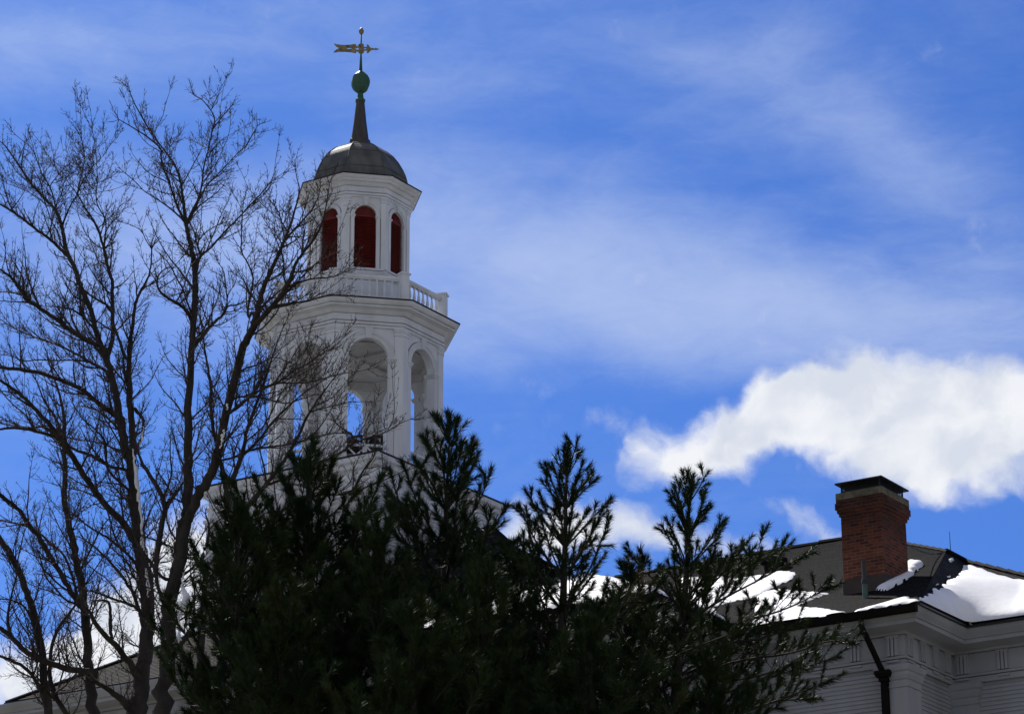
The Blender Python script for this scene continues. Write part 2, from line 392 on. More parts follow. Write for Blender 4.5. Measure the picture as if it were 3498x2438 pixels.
be = MB(); be.sweep(sq, [(.20, Z + 22.502), (.262, Z + 22.502), (.262, Z + 22.53), (-.3, Z + 22.60)])
be.poly([(x * (h - .3) / h, y * (h - .3) / h, Z + 22.60) for x, y in sq]); be.build('roof_edge', M['edge'], cor)

# belfry: eight arched panels with depth
RB = 2.50; ap = RB * CA; fw = 2 * RB * math.sin(R(22.5))
z0, z1 = Z + 22.60, Z + 26.74
hw, zs = 0.56, Z + 25.87
bw = MB(); TH = 0.23
for k in range(8):
    ti = TH * math.tan(R(22.5))
    bw.fill([[(-fw / 2 + 0.0, z0), (fw / 2, z0), (fw / 2, z1), (-fw / 2, z1)], arch(hw, z0 + .02, zs, 20)], 0.10, faceM(k, ap))
    # inner lining, set back, gives the piers their depth
    fi = fw / 2 - ti - .005
    bw.fill([[(-fi, z0), (fi, z0), (fi, z1), (-fi, z1)], arch(hw + .012, z0 + .02, zs, 20)], TH - .102, faceM(k, ap - .102))
belfry = bw.build('belfry_wall', M['paint'], tower)
def face_sub(name, fn, parent, ap_, material=None, bevel=0.0):
    m = MB(); fn(m); o = m.build(name, material or M['paint'], parent, bevel=bevel)
    for v in o.data.vertices: v.co.y -= ap_
    return copies(o, 8, parent, R(45))
def ring_arch(m, r0, r1, zsp, y0, y1, n=18):
    out = [(r1 * math.cos(math.pi * k / n), zsp + r1 * math.sin(math.pi * k / n)) for k in range(n + 1)]
    inn = [(r0 * math.cos(math.pi * k / n), zsp + r0 * math.sin(math.pi * k / n)) for k in range(n, -1, -1)]
    m.fill([out + inn], y1 - y0, Matrix.Translation((0, y0, 0)))
def f_archivolt(m):
    ring_arch(m, hw + .002, hw + .13, zs, -.035, .004); ring_arch(m, hw + .13, hw + .185, zs, -.055, .004)
face_sub('archivolt', f_archivolt, belfry, ap)
def f_key(m): m.fill([[(-.07, zs + hw - .02), (.07, zs + hw - .02), (.11, z1 - .02), (-.11, z1 - .02)]], .09, Matrix.Translation((0, -.085, 0)))
face_sub('keystone', f_key, belfry, ap)
for s in (-1, 1):
    def f_jamb(m):
        a, b = sorted((s * (hw + .004), s * (hw + .17)))
        m.box(a, b, -.03, .004, z0, zs - .11)
    face_sub('jamb_strip', f_jamb, belfry, ap)
    def f_impost(m):
        a, b = sorted((s * (hw - .03), s * (hw + .19)))
        m.box(a, b, -.05, TH + .05, zs - .11, zs - .045); a, b = sorted((s * (hw - .05), s * (hw + .205))); m.box(a, b, -.075, TH + .07, zs - .046, zs)
    face_sub('impost', f_impost, belfry, ap)
def band_arch(m, hw_, w_, za, zsp, y0, y1):
    m.fill([arch_band(hw_, w_, za, zsp)], y1 - y0, Matrix.Translation((0, y0, 0)))
def arch_band(hw_, w_, za, zsp, n=18):
    o_ = [(-hw_ - w_, za)] ; i_ = []
    outer = [((hw_ + w_) * math.cos(math.pi * k / n), zsp + (hw_ + w_) * math.sin(math.pi * k / n)) for k in range(n + 1)]
    inner = [(hw_ * math.cos(math.pi * k / n), zsp + hw_ * math.sin(math.pi * k / n)) for k in range(n, -1, -1)]
    return [(hw_, za), (hw_ + w_, za)] + outer + [(-hw_ - w_, za), (-hw_, za)] + inner
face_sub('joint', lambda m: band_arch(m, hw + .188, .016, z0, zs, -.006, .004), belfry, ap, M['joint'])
def pilaster(m, R1, wid, za, zb, capt, t):
    # wraps the corner at +22.5 degrees: two leaves meeting at the corner
    c = Vector((R1 * math.cos(R(22.5)), R1 * math.sin(R(22.5))))
    def wrap(out, z_a, z_b, wd):
        d1 = Vector((0, -1)); d2 = Vector((-math.sin(R(45)), math.cos(R(45))))
        n1 = Vector((1, 0)); n2 = Vector((math.cos(R(45)), math.sin(R(45))))
        mt = (n1 + n2) / (1 + n1.dot(n2))
        pts = [c + d1 * wd + n1 * -.004, c + d1 * wd + n1 * out, c + mt * out, c + d2 * wd + n2 * out, c + d2 * wd - n2 * .004, c - mt * .004]
        v = [(p.x, p.y, z_a) for p in pts] + [(p.x, p.y, z_b) for p in pts]
        f = [(i, (i + 1) % 6, 6 + (i + 1) % 6, 6 + i) for i in range(6)] + [(0, 5, 4, 3, 2, 1), (6, 7, 8, 9, 10, 11)]
        m.add(v, f)
    wrap(t, za, zb - capt, wid); wrap(t + .025, zb - capt, zb - capt * .72, wid + .02); wrap(t + .004, zb - capt * .72, zb - capt * .5, wid + .002); wrap(t + .03, zb - capt * .5, zb - capt * .25, wid + .025); wrap(t + .05, zb - capt * .25, zb, wid + .04)
m = MB(); pilaster(m, RB, 0.215, z0, z1 - .01, .20, .05)
copies(m.build('pilaster', M['paint'], belfry), 8, belfry, R(45))
m = MB()
ci = octo(RB - TH / CA - .01)
for k in range(16):
    pass
m.poly([(x, y, z1 - .10) for x, y in ci][::-1])
m.box(-2.1, 2.1, -.06, .06, z1 - .17, z1 - .104); m.box(-.06, .06, -2.1, 2.1, z1 - .168, z1 - .103)
m.build('belfry_ceiling', M['paint_dull'], belfry)
m = MB(); m.sweep(octo(RB - TH / CA - .005)[::-1], [(0, z1 - .36), (.04, z1 - .36), (.07, z1 - .11), (0, z1 - .106)]); m.build('ceiling_moulding', M['paint_dull'], belfry)
def f_xrail(m):
    zt = Z + 23.32; zb = Z + 22.78
    m.box(-hw, hw, .14, .20, zt, zt + .07); m.box(-hw, hw, .14, .20, zb - .06, zb)
    for s in (-1, 1):
        for cx_ in (-hw / 2, hw / 2):
            L_ = math.hypot(hw, zt - zb); an = math.atan2((zt - zb) * s, hw)
            m.box(-L_ / 2, L_ / 2, .15 + .012 * s, .18 + .012 * s, -.022, .022, Matrix.Translation((cx_, 0, (zt + zb) / 2)) @ Matrix.Rotation(-an, 4, 'Y'))
    m.box(-.025, .025, .138, .202, zb, zt)
face_sub('crossed_railing', f_xrail, belfry, ap)
# belfry cornice
bc = MB(); oc = octo(RB)
bc.sweep(oc, [(-.3, Z + 26.735), (.055, Z + 26.735), (.055, Z + 26.80), (.02, Z + 26.80), (.02, Z + 26.815), (.085, Z + 26.815), (.085, Z + 26.885), (.03, Z + 26.885), (.03, Z + 26.905), (.115, Z + 26.905), (.115, Z + 26.93), (.07, Z + 26.935), (.07, Z + 27.10), (.03, Z + 27.10), (.03, Z + 27.118),
              (.10, Z + 27.12), (.15, Z + 27.165), (.19, Z + 27.22), (.36, Z + 27.25), (.36, Z + 27.295), (.31, Z + 27.295), (.31, Z + 27.31), (.38, Z + 27.31), (.42, Z + 27.335), (.46, Z + 27.39), (.475, Z + 27.44), (.45, Z + 27.45)])
cor = bc.build('belfry_cornice', M['paint'], tower)
bc = MB(); bc.sweep(oc, [(.40, Z + 27.452), (.505, Z + 27.452), (.505, Z + 27.475), (.10, Z + 27.60), (-1.0, Z + 27.66)])
bc.build('roof_edge', M['edge'], cor)
# balustrade
RP = 2.52
bal = MB(); bal.sweep(octo(RP), [(-.06, Z + 27.585), (.08, Z + 27.585), (.08, Z + 27.655), (-.06, Z + 27.665)])
balus = bal.build('balustrade', M['paint'], tower)
for k in range(8):
    a = R(22.5 + 45 * k); m = MB(); mt = Matrix.Rotation(a, 4, 'Z') @ Matrix.Translation((RP, 0, 0))
    m.box(-.125, .125, -.125, .125, Z + 27.52, Z + 28.36, mt); m.box(-.16, .16, -.16, .16, Z + 28.36, Z + 28.40, mt)
    m.add([(-.16, -.16, Z + 28.401), (.16, -.16, Z + 28.401), (.16, .16, Z + 28.401), (-.16, .16, Z + 28.401), (0, 0, Z + 28.46)], [(0, 1, 4), (1, 2, 4), (2, 3, 4), (3, 0, 4)], mt)
    m.build('post', M['paint'], balus)
m = MB(); rl = RP * math.sin(R(22.5)) - .10
m.box(-rl, rl, -.06, .06, Z + 28.20, Z + 28.29); m.box(-rl, rl, -.045, .045, Z + 28.155, Z + 28.198)
o = m.build('rail', M['paint'], balus)
for v in o.data.vertices: v.co.y -= RP * CA
copies(o, 8, balus, R(45))
prof = [(.042, 27.668), (.042, 27.71), (.022, 27.72), (.030, 27.76), (.048, 27.83), (.046, 27.88), (.030, 27.98), (.020, 28.06), (.030, 28.075), (.020, 28.09), (.038, 28.12), (.038, 28.153)]
bm_ = MB(); bm_.lathe([(r, Z + z) for r, z in prof], 10)
b0 = bm_.build('baluster', M['paint'], balus, smooth=True)
first = True
for k in range(8):
    for j in range(7):
        p = Matrix.Rotation(R(45 * k), 4, 'Z') @ Vector(((j - 3) * 0.215, -RP * CA, 0))
        o = b0 if first else b0.copy()
        if not first: COL.objects.link(o); o.parent = balus
        o.location = p; first = False
# lantern
RL = 1.50; ap2 = RL * CA; fw2 = 2 * RL * math.sin(R(22.5)); hw2 = .315; zs2 = Z + 30.49; zl0, zl1 = Z + 27.60, Z + 31.06
lw = MB()
for k in range(8):
    lw.fill([[(-fw2 / 2, zl0), (fw2 / 2, zl0), (fw2 / 2, zl1), (-fw2 / 2, zl1)], arch(hw2, Z + 28.85, zs2, 18)], .12, faceM(k, ap2))
lantern = lw.build('lantern_wall', M['paint'], tower)
def f_arch2(m): ring_arch(m, hw2 + .002, hw2 + .075, zs2, -.025, .004); ring_arch(m, hw2 + .075, hw2 + .115, zs2, -.042, .004)
face_sub('archivolt', f_arch2, lantern, ap2)
def f_key2(m): m.fill([[(-.05, zs2 + hw2 - .012), (.05, zs2 + hw2 - .012), (.085, zl1 - .012), (-.085, zl1 - .012)]], .07, Matrix.Translation((0, -.065, 0)))
face_sub('keystone', f_key2, lantern, ap2)
for s in (-1, 1):
    def f_jamb2(m):
        a, b = sorted((s * (hw2 + .004), s * (hw2 + .105))); m.box(a, b, -.022, .004, Z + 28.85, zs2 - .075)
    face_sub('jamb_strip', f_jamb2, lantern, ap2)
    def f_imp2(m):
        a, b = sorted((s * (hw2 - .015), s * (hw2 + .125))); m.box(a, b, -.035, .08, zs2 - .075, zs2 - .034)
        a, b = sorted((s * (hw2 - .03), s * (hw2 + .135))); m.box(a, b, -.055, .09, zs2 - .035, zs2)
    face_sub('impost', f_imp2, lantern, ap2)
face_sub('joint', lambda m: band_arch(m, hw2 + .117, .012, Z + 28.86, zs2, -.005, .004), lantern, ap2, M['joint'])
def f_sill(m): m.box(-fw2 / 2 + .02, fw2 / 2 - .02, -.11, .05, Z + 28.79, Z + 28.848)
face_sub('sill', f_sill, lantern, ap2)
m = MB(); pilaster(m, RL, 0.125, Z + 28.86, zl1 - .01, .15, .035)
copies(m.build('pilaster', M['paint'], lantern), 8, lantern, R(45))
m = MB(); m.sweep(octo(RL), [(0, Z + 28.60), (.05, Z + 28.62), (.08, Z + 28.72), (.08, Z + 28.78), (0, Z + 28.785)]); m.build('base_moulding', M['paint'], lantern)
def f_louver(m):
    zz = Z + 28.86
    while zz < zs2 + hw2 - .03:
        w_ = hw2 if zz < zs2 else math.sqrt(max(1e-4, hw2 ** 2 - (zz + .02 - zs2) ** 2))
        if zz < zs2 - .02:
            m.box(-w_ + .002, w_ - .002, -.045, .045, -.006, .006, Matrix.Translation((0, .075, zz + .03)) @ Matrix.Rotation(R(38), 4, 'X'))
        zz += .062
    # fan-shaped head panel with radiating ribs
    n_ = 18
    m.fill([[(hw2 * .995 * math.cos(math.pi * k / n_), zs2 + hw2 * .995 * math.sin(math.pi * k / n_)) for k in range(n_ + 1)]], .03, Matrix.Translation((0, .07, 0)))
    for k in range(1, 12):
        a = math.pi * k / 12
        m.box(.05, hw2 - .012, .052, .072, -.007, .007, Matrix.Translation((0, 0, zs2)) @ Matrix.Rotation(-a, 4, 'Y'))
    m.box(-hw2 + .002, hw2 - .002, .045, .072, zs2 - .02, zs2 + .02)
    m.box(-hw2 + .002, hw2 - .002, .112, .118, Z + 28.86, zs2)
face_sub('louver_window', f_louver, lantern, ap2, M['louver'])
lc = MB(); lo = octo(RL)
lc.sweep(lo, [(-.3, Z + 31.05), (.035, Z + 31.05), (.035, Z + 31.10), (.01, Z + 31.10), (.01, Z + 31.112), (.06, Z + 31.112), (.06, Z + 31.18), (.02, Z + 31.18), (.02, Z + 31.195), (.085, Z + 31.195), (.085, Z + 31.215), (.05, Z + 31.22), (.05, Z + 31.36), (.02, Z + 31.36), (.02, Z + 31.375),
              (.075, Z + 31.38), (.11, Z + 31.42), (.13, Z + 31.46), (.235, Z + 31.48), (.235, Z + 31.52), (.25, Z + 31.525), (.28, Z + 31.545), (.32, Z + 31.58), (.335, Z + 31.625), (.31, Z + 31.63)])
cor = lc.build('lantern_cornice', M['paint'], tower)
lc = MB(); lc.sweep(lo, [(.27, Z + 31.632), (.365, Z + 31.632), (.365, Z + 31.652), (0, Z + 31.72)]); lc.build('roof_edge', M['edge'], cor)
# dome with raised seams
dp = [(1.475, 31.70), (1.465, 31.86), (1.44, 32.0), (1.395, 32.17), (1.31, 32.37), (1.17, 32.62), (1.02, 32.82), (.84, 32.98), (.62, 33.12), (.42, 33.20), (.34, 33.225), (.0, 33.23)]
m = MB(); m.lathe([(r, Z + z) for r, z in dp], 8, R(22.5)); dome = m.build('dome', M['dome'], tower)
m = MB()
for (r, z) in ((1.418, 32.09), (1.12, 32.69), (.73, 33.055)):
    m.lathe([(r + .010, Z + z - .014), (r + .020, Z + z), (r - .003, Z + z + .014)], 8, R(22.5), cap=False)
m.build('seam', M['dome'], dome)
m = MB()
for k in range(8):
    a = R(22.5 + 45 * k)
    m.tube([(r * math.cos(a) * 1.003, r * math.sin(a) * 1.003, Z + z + .004) for r, z in dp[:-1]], [.013] * (len(dp) - 1), 6)
m.build('hip_roll', M['dome'], dome)
# spire, ball and vane
m = MB(); m.lathe([(.375, Z + 33.20), (.372, Z + 33.235), (.345, Z + 33.245), (.315, Z + 33.42), (.29, Z + 33.435), (.275, Z + 33.44), (.20, Z + 33.98), (.128, Z + 34.68)], 8, R(22.5)); spire = m.build('spire', M['spire'], tower)
m = MB(); m.lathe([(.128, Z + 34.66), (.152, Z + 34.68), (.152, Z + 34.75), (.12, Z + 34.77), (.105, Z + 34.78), (.072, Z + 35.02)], 8, R(22.5)); m.build('collar', M['verdigris'], spire)
m = MB(); m.lathe([(.07, Z + 34.97), (.14, Z + 35.0), (.225, Z + 35.085), (.280, Z + 35.22), (.290, Z + 35.32), (.270, Z + 35.42), (.215, Z + 35.53), (.13, Z + 35.62), (.055, Z + 35.68), (.03, Z + 35.70)], 8, R(22.5)); m.build('ball', M['verdigris'], tower)
vane_rot = -A0 + R(-4)
m = MB(); m.lathe([(.052, Z + 35.66), (.024, Z + 36.25), (.022, Z + 36.60), (.018, Z + 36.93)], 10); vane = m.build('weathervane', M['verdigris'], tower, smooth=True)
m = MB(); m.lathe([(.02, Z + 36.88), (.055, Z + 36.915), (.078, Z + 36.975), (.07, Z + 37.03), (.035, Z + 37.09), (.008, Z + 37.12)], 14); m.build('finial', M['gilt'], vane, smooth=True)
pxm = 3.636 * 114.6
def vp(l): return [((x - 522) / pxm, Z + 36.415 - (y - 304) / (pxm * .93)) for x, y in l]
out = vp([(180, 228), (225, 240), (270, 247), (330, 251), (395, 249), (440, 243), (458, 246), (462, 262), (456, 270), (472, 270), (488, 262), (494, 245), (553, 245), (555, 270), (562, 284), (578, 288), (592, 282), (596, 272), (590, 262), (597, 254), (610, 257), (622, 272), (630, 288), (645, 300), (690, 308), (706, 299), (718, 310), (747, 317),
          (718, 322), (706, 331), (690, 321), (648, 326), (632, 338), (622, 352), (608, 362), (594, 360), (592, 350), (600, 342), (594, 332), (578, 328), (562, 332), (555, 345), (553, 363), (494, 363), (488, 346), (470, 336), (456, 340), (462, 350), (456, 358), (430, 352), (380, 342), (320, 335), (260, 334), (215, 336), (178, 340), (205, 312), (240, 292), (262, 286), (240, 282), (205, 262)])
holes = [vp([(325, 292), (370, 288), (410, 294), (410, 302), (370, 306)]), vp([(452, 296), (480, 292), (494, 298), (494, 314), (470, 318), (455, 312)]), vp([(556, 300), (580, 300), (596, 306), (580, 316), (556, 318)])]
m = MB(); m.fill([out] + holes, .035, Matrix.Translation((0, -.0175, 0))); o = m.build('wind_arrow', M['gilt'], vane); o.rotation_euler = (0, 0, vane_rot)
m = MB(); m.box(-.026, .026, -.03, .03, Z + 36.26, Z + 36.575); o = m.build('sleeve', M['gilt'], vane); o.rotation_euler = (0, 0, vane_rot)

# bells standing in the belfry
def bell(X, Y, depth, r, label):
    q = at(X, Y, depth); drop = q[2] - (Z + 22.62)
    t = thing('bell', label, 'bell', tuple(q), A0, 'bells in the belfry')
    m = MB(); m.lathe([(r, 0), (r * .98, .04), (r * .86, .12), (r * .76, .22), (r * .70, .33), (r * .56, .41), (r * .25, .45), (0.001, .455)], 28); m.build('bell_body', M['bell'], t, smooth=True)
    m = MB(); m.box(-r * 1.1, r * 1.1, -.03, .03, .45, .50)
    for s_ in (-1, 1): m.box(s_ * r * 1.15 - .022, s_ * r * 1.15 + .022, -.032, .032, -drop, .50)
    m.build('bell_frame', M['bell'], t)
bell(1275, 1546, 74.1, .23, 'smaller dark bell at the foot of the front belfry arch, right of the other')
bell(1199, 1545, 74.6, .29, 'larger dark bell behind the white crossed railing, left in the front belfry arch')

# ------------------------------------------------------------------ the two buildings: helper for hipped roofs in plan coordinates
def clip_v(pts, v, lo, hi):                      # the part of a convex polygon between two course lines
    for sgn, lim in ((1, lo), (-1, hi)):
        out = []
        for i in range(len(pts)):
            p, q = pts[i - 1], pts[i]; dp, dq = sgn * (p.dot(v) - lim), sgn * (q.dot(v) - lim)
            if dp * dq < 0: out.append(p + (q - p) * (dp / (dp - dq)))
            if dq >= 0: out.append(q)
        pts = out
        if len(pts) < 3: return []
    return pts
def roof_poly(mb, pts, run, course=0.14, rise=.012):        # pts (a, b, z); run: plan direction of the eave, shingle courses follow it
    u = Vector((run[0], run[1], 0)).normalized(); p = [Vector(q) for q in pts]
    nrm = (p[1] - p[0]).cross(p[2] - p[0]).normalized()
    if nrm.z < 0: p.reverse(); nrm = -nrm
    v = nrm.cross(u)
    if v.z < 0: v = -v
    v0 = min(q.dot(v) for q in p); v1 = max(q.dot(v) for q in p)
    mb.poly([tuple(q - nrm * .004) for q in p], u, v)
    k = 0
    while v0 + k * course < v1:
        lo, hi = v0 + k * course, v0 + (k + 1) * course
        c = clip_v(p, v, lo, hi)
        if len(c) >= 3:
            top = [q + nrm * (rise * (hi - q.dot(v)) / course + .001) for q in c]
            mb.poly([tuple(q) for q in top], u, v)
            low = sorted((q for q in top if abs(q.dot(v) - lo) < .03), key=lambda q: q.dot(u))
            if len(low) >= 2:
                a_, b_ = low[0], low[-1]; dn = nrm * (rise + .0025)
                mb.poly([tuple(a_ - dn), tuple(b_ - dn), tuple(b_), tuple(a_)], u, v)
        k += 1

# main hall under the tower, in tower coordinates
dl = ray(10, 2389); bh = -9.0
nn = np.array([EY[0], EY[1]]); t_ = (bh + np.array([TX, TY]) @ nn) / (dl[:2] @ nn); Pl = dl * t_
HA0 = (Pl[:2] - np.array([TX, TY])) @ EX; HZ = Pl[2] + EYE
HA1, HB0, HB1, HT = 13.2, bh, 9.0, 0.60
hall = thing('assembly_hall', 'long white hall below the bell tower with dark hipped shingle roof and deep white cornice', 'hall', (TX, TY, 0), A0)
ov = .85
wp = [(HA0 + ov, HB0 + ov), (HA1 - ov, HB0 + ov), (HA1 - ov, HB1 - ov), (HA0 + ov, HB1 - ov)]
m = MB()
for i in range(4): m.clap(wp[i], wp[(i + 1) % 4], 0.0, HZ - 1.3, 0.12, .016)
hw_ = m.build('wall', M['paint'], hall)
m = MB(); m.sweep(wp, [(-.05, HZ - 1.75), (.04, HZ - 1.75), (.04, HZ - 1.35), (.08, HZ - 1.33), (.08, HZ - 1.25), (.03, HZ - 1.23), (.03, HZ - .85), (.10, HZ - .82), (.16, HZ - .72), (.16, HZ - .62), (.24, HZ - .56), (.60, HZ - .50), (.60, HZ - .30), (.66, HZ - .28), (.76, HZ - .14), (.80, HZ - .06), (.80, HZ - .02), (.5, HZ - .01)])
m.build('cornice', M['paint'], hall)
rb = min((HB1 - HB0) / 2, 20); zr = HZ + HT * rb; bm0 = (HB0 + HB1) / 2
m = MB()
for pts, run in (([(HA0, HB0, HZ), (HA1, HB0, HZ), (HA1 - rb, bm0, zr), (HA0 + rb, bm0, zr)], (1, 0)), ([(HA1, HB0, HZ), (HA1, HB1, HZ), (HA1 - rb, bm0, zr)], (0, 1)),
                 ([(HA1, HB1, HZ), (HA0, HB1, HZ), (HA0 + rb, bm0, zr), (HA1 - rb, bm0, zr)], (-1, 0)), ([(HA0, HB1, HZ), (HA0, HB0, HZ), (HA0 + rb, bm0, zr)], (0, -1))):
    roof_poly(m, pts, run)
hr = m.build('roof', M['shingle'], hall)
m = MB()
for c, e in (((HA0, HB0), (HA0 + rb, bm0)), ((HA1, HB0), (HA1 - rb, bm0))):
    m.tube([(c[0], c[1], HZ + .02), (e[0], e[1], zr + .02)], [.06, .06], 6)
m.build('hip_cap', M['shingle'], hr)
m = MB(); m.sweep([(HA0, HB0), (HA1, HB0), (HA1, HB1), (HA0, HB1)], [(-.06, HZ - .012), (.03, HZ - .012), (.03, HZ + .028), (-.06, HZ + .045)]); m.build('roof_edge', M['edge'], hall)

# ------------------------------------------------------------------ clapboard building on the right; a along EX, b along EY from the eave corner
PP = at(3133, 2074, 55.0); BZ = PP[2]
bld = thing('clapboard_building', 'white clapboard building at right with grooved frieze, dark snowy shingle roof and brick chimney', 'building', (PP[0], PP[1], 0), A0)
QB = 2.35; ST = 0.70
path = [(-22, 0), (0, 0), (0, QB), (3.87, QB)]
def inset(d): return [(-22, d), (-d, d), (-d, QB + d), (3.87, QB + d)]
wgx, wgy = -4.1, -3.65
def inset_w(d): return [(-22, wgy + d), (wgx - d, wgy + d), (wgx - d, 2.0)]
ft, fb, ab, cb = BZ - .385, BZ - .86, BZ - 1.0, BZ - 1.43
def walls(mb, pts):
    for i in range(len(pts) - 1): mb.clap(pts[i], pts[i + 1], 0.0, ab + .01, .088, .026)
m = MB(); walls(m, inset(.78)[0:4]); walls(m, inset_w(.78))
m.clap((3.2, QB + .78), (3.2, 20), 0, ab, .088, .013)
m.build('wall', M['paint_shaded'], bld)
m = MB(); CO = [(-.02, ab - .01), (.04, ab - .02), (.04, fb - .038), (.0, fb - .038), (.0, fb - .02), (.075, fb - .02), (.075, fb + .03), (.02, fb + .03), (.02, fb + .045), (.035, fb + .045), (.035, ft - .006), (.0, ft - .006), (.0, ft + .008), (.08, ft + .01), (.10, ft + .06), (.16, ft + .075), (.55, ft + .10), (.55, BZ - .20), (.585, BZ - .195), (.60, BZ - .17), (.66, BZ - .10), (.70, BZ - .03), (.70, BZ - .004), (.5, BZ - .002)]
m.sweep(inset(.73), CO, closed=False); m.sweep(inset_w(.73), CO, closed=False)
ent = m.build('entablature', M['paint_shaded'], bld)
# triglyphs: three raised bars over a small fillet with drops
tg = MB()
for x in (-.085, 0, .085): tg.box(x - .029, x + .029, -.06, .004, fb + .05, ft - .05)
tg.box(-.14, .14, -.016, .004, fb + .05, ft - .002); tg.box(-.14, .14, -.064, .004, ft - .05, ft - .004); tg.box(-.14, .14, -.045, .004, fb - .085, fb - .045)
t0 = tg.build('triglyph', M['paint_shaded'], ent)
def put_tri(x, y, rz, firsts=[True]):
    o = t0 if firsts[0] else t0.copy()
    if not firsts[0]: COL.objects.link(o); o.parent = ent
    o.location = (x, y, 0); o.rotation_euler = (0, 0, rz); firsts[0] = False
d = .695
for k in range(4): put_tri(-d - .26 - k * .86, d, 0)
for k in range(4): put_tri(-d, d + .20 + k * .60, R(90))
for k in range(5): put_tri(-d + .22 + k * .93, QB + d, 0)
# corner pilasters
def pil(x0, x1, y0, y1, zb=0.0):
    m = MB(); m.box(x0, x1, y0, y1, zb, cb)
    m.sweep([(x0, y0), (x1, y0), (x1, y1), (x0, y1)], [(0, cb - .05), (.025, cb - .045), (.025, cb - .01), (.005, cb), (.005, cb + .10), (.03, cb + .12), (.06, cb + .20), (.06, cb + .26), (.09, cb + .29), (.11, cb + .36), (.11, cb + .405), (0, cb + .41)])
    m.build('corner_pilaster', M['paint_shaded'], bld)
pil(-.66 - .60, -.66, .66, .66 + .62); pil(-.66 - .3, -.66 + .5, QB + .66, QB + .66 + .4)
pil(wgx - .66 - .6, wgx - .66, wgy + .66, wgy + .66 + .62)
# roof planes
T1, SS, T2 = 0.45, 1.3, 0.56
E0, E1 = 1.80, -.50
R4 = (-2.25, 6.5, 2.925); R5 = (-2.25, 7.573, 2.925); RB_ = 11.55; RZ = T1 * RB_; RE = ((RZ - E0) / E1, RB_, RZ)
EC = E0 / -E1
def up(l): return [(a, b, BZ + .03 + z) for a, b, z in l]
m = MB()
roof_poly(m, up([(-24, 0, 0), (0, 0, 0), R4, RE, (-24, RB_, RZ)]), (1, 0))
roof_poly(m, up([(0, 0, 0), (0, QB, 0), R5, R4]), (0, 1), rise=.002)
roof_poly(m, up([(0, QB, 0), (EC, QB, 0), R5]), (1, 0))
roof_poly(m, up([(EC, QB, 0), (EC, 2 * RB_ - 2.35, 0), RE, R4, R5]), (0, 1))
roof_poly(m, up([(-24, 2 * RB_, 0), (-24, RB_, RZ), RE, (EC, 2 * RB_ - 2.35, 0)]), (-1, 0))
wh = 4.45; wr = (wgx - wh, wgy + wh, T1 * wh); wr2 = (wgx - wh, wh, T1 * wh)
roof_poly(m, up([(wgx, wgy, 0), (wgx, 0, 0), wr2, wr]), (0, 1))
roof_poly(m, up([(wgx - 2 * wh, wgy, 0), (wgx, wgy, 0), wr]), (1, 0))
roof_poly(m, up([(wgx - 2 * wh, 0, 0), (wgx - 2 * wh, wgy, 0), wr, wr2]), (0, -1))
roof = m.build('roof', M['shingle'], bld)
m = MB()
def cap_line(p, q, r=.05):
    n_ = 14
    for k in range(n_):
        f0, f1 = k / n_, (k + 1) / n_ + .012
        a_ = [p[i] + (q[i] - p[i]) * f0 for i in range(3)]; b_ = [p[i] + (q[i] - p[i]) * f1 for i in range(3)]
        m.tube([(a_[0], a_[1], BZ + a_[2] + .045), (b_[0], b_[1], BZ + b_[2] + .03)], [r, r * .8], 6)
cap_line((-24, RB_, RZ), RE, .09); cap_line(RE, R4, .07); cap_line(R4, R5, .08); cap_line(R5, (EC, QB, 0), .08)
m.build('ridge_cap', M['shingle'], roof)
def gut(path):
    m = MB(); m.sweep(path, [(.0, BZ - .15), (.07, BZ - .15), (.09, BZ - .13), (.12, BZ - .05), (.14, BZ - .01), (.14, BZ + .012), (.12, BZ + .012), (.10, BZ - .03), (.0, BZ - .03), (.0, BZ - .15)], closed=False)
    return m.build('gutter', M['gutter'], bld)
gut([(wgx + .02, -.02), (-.02, -.02)]); gut([(-16, wgy - .02), (wgx + .02, wgy - .02), (wgx + .02, -.16)])
m = MB(); m.sweep([(.0, .0), (.0, QB), (EC, QB)], [(-.05, BZ - .004), (.03, BZ + .0), (.03, BZ + .03), (-.1, BZ + .05)], closed=False); m.build('roof_edge', M['edge'], bld)
# downspout with leader head
dx = -1.18
m = MB(); m.tube([(dx - .1, -.1, BZ - .14), (dx - .1, -.06, BZ - .30), (dx + .02, .55, BZ - 1.12), (dx + .04, .585, BZ - 1.20)], [.062] * 4, 8)
m.box(dx - .03, dx + .11, .54, .67, 0.2, BZ - 1.40)
ds = m.build('downspout', M['gutter'], bld)
m = MB()
for (z_, w_, d_) in ((-1.42, .07, .10), (-1.34, .10, .13), (-1.25, .15, .17), (-1.20, .17, .19)): m.box(dx + .04 - w_, dx + .04 + w_, .70 - d_ - .05, .70, BZ + z_, BZ + z_ + .078)
m.build('leader_head', M['gutter'], ds)
# chimney
ca0, ca1, cb0, cb1 = -2.92, -1.94, 2.52, 3.74
m = MB(); m.box(ca0, ca1, cb0, cb1, BZ + .6, BZ + 2.93)
for k in range(4):
    o_ = (.03, .06, .09, .09)[k]; m.box(ca0 - o_, ca1 + o_, cb0 - o_, cb1 + o_, BZ + 2.93 + k * .0735 + (.001 * k), BZ + 2.93 + (k + 1) * .0735)
m.box(ca0 - .07, ca1 + .07, cb0 - .07, cb1 + .07, BZ + 3.225, BZ + 3.30)
chim = m.build('chimney', M['brick'], bld)
m = MB(); m.box(ca0 - .075, ca1 + .075, cb0 - .075, cb1 + .075, BZ + 3.301, BZ + 3.46); m.build('concrete_cap', M['concrete'], chim, bevel=.012)
m = MB(); e_ = .015
m.box(ca0 - e_, ca1 + e_, cb0 - e_, cb1 + e_, BZ + .6, BZ + T1 * cb0 + .38); m.build('flashing', M['flash'], chim)
m = MB(); i_ = .03
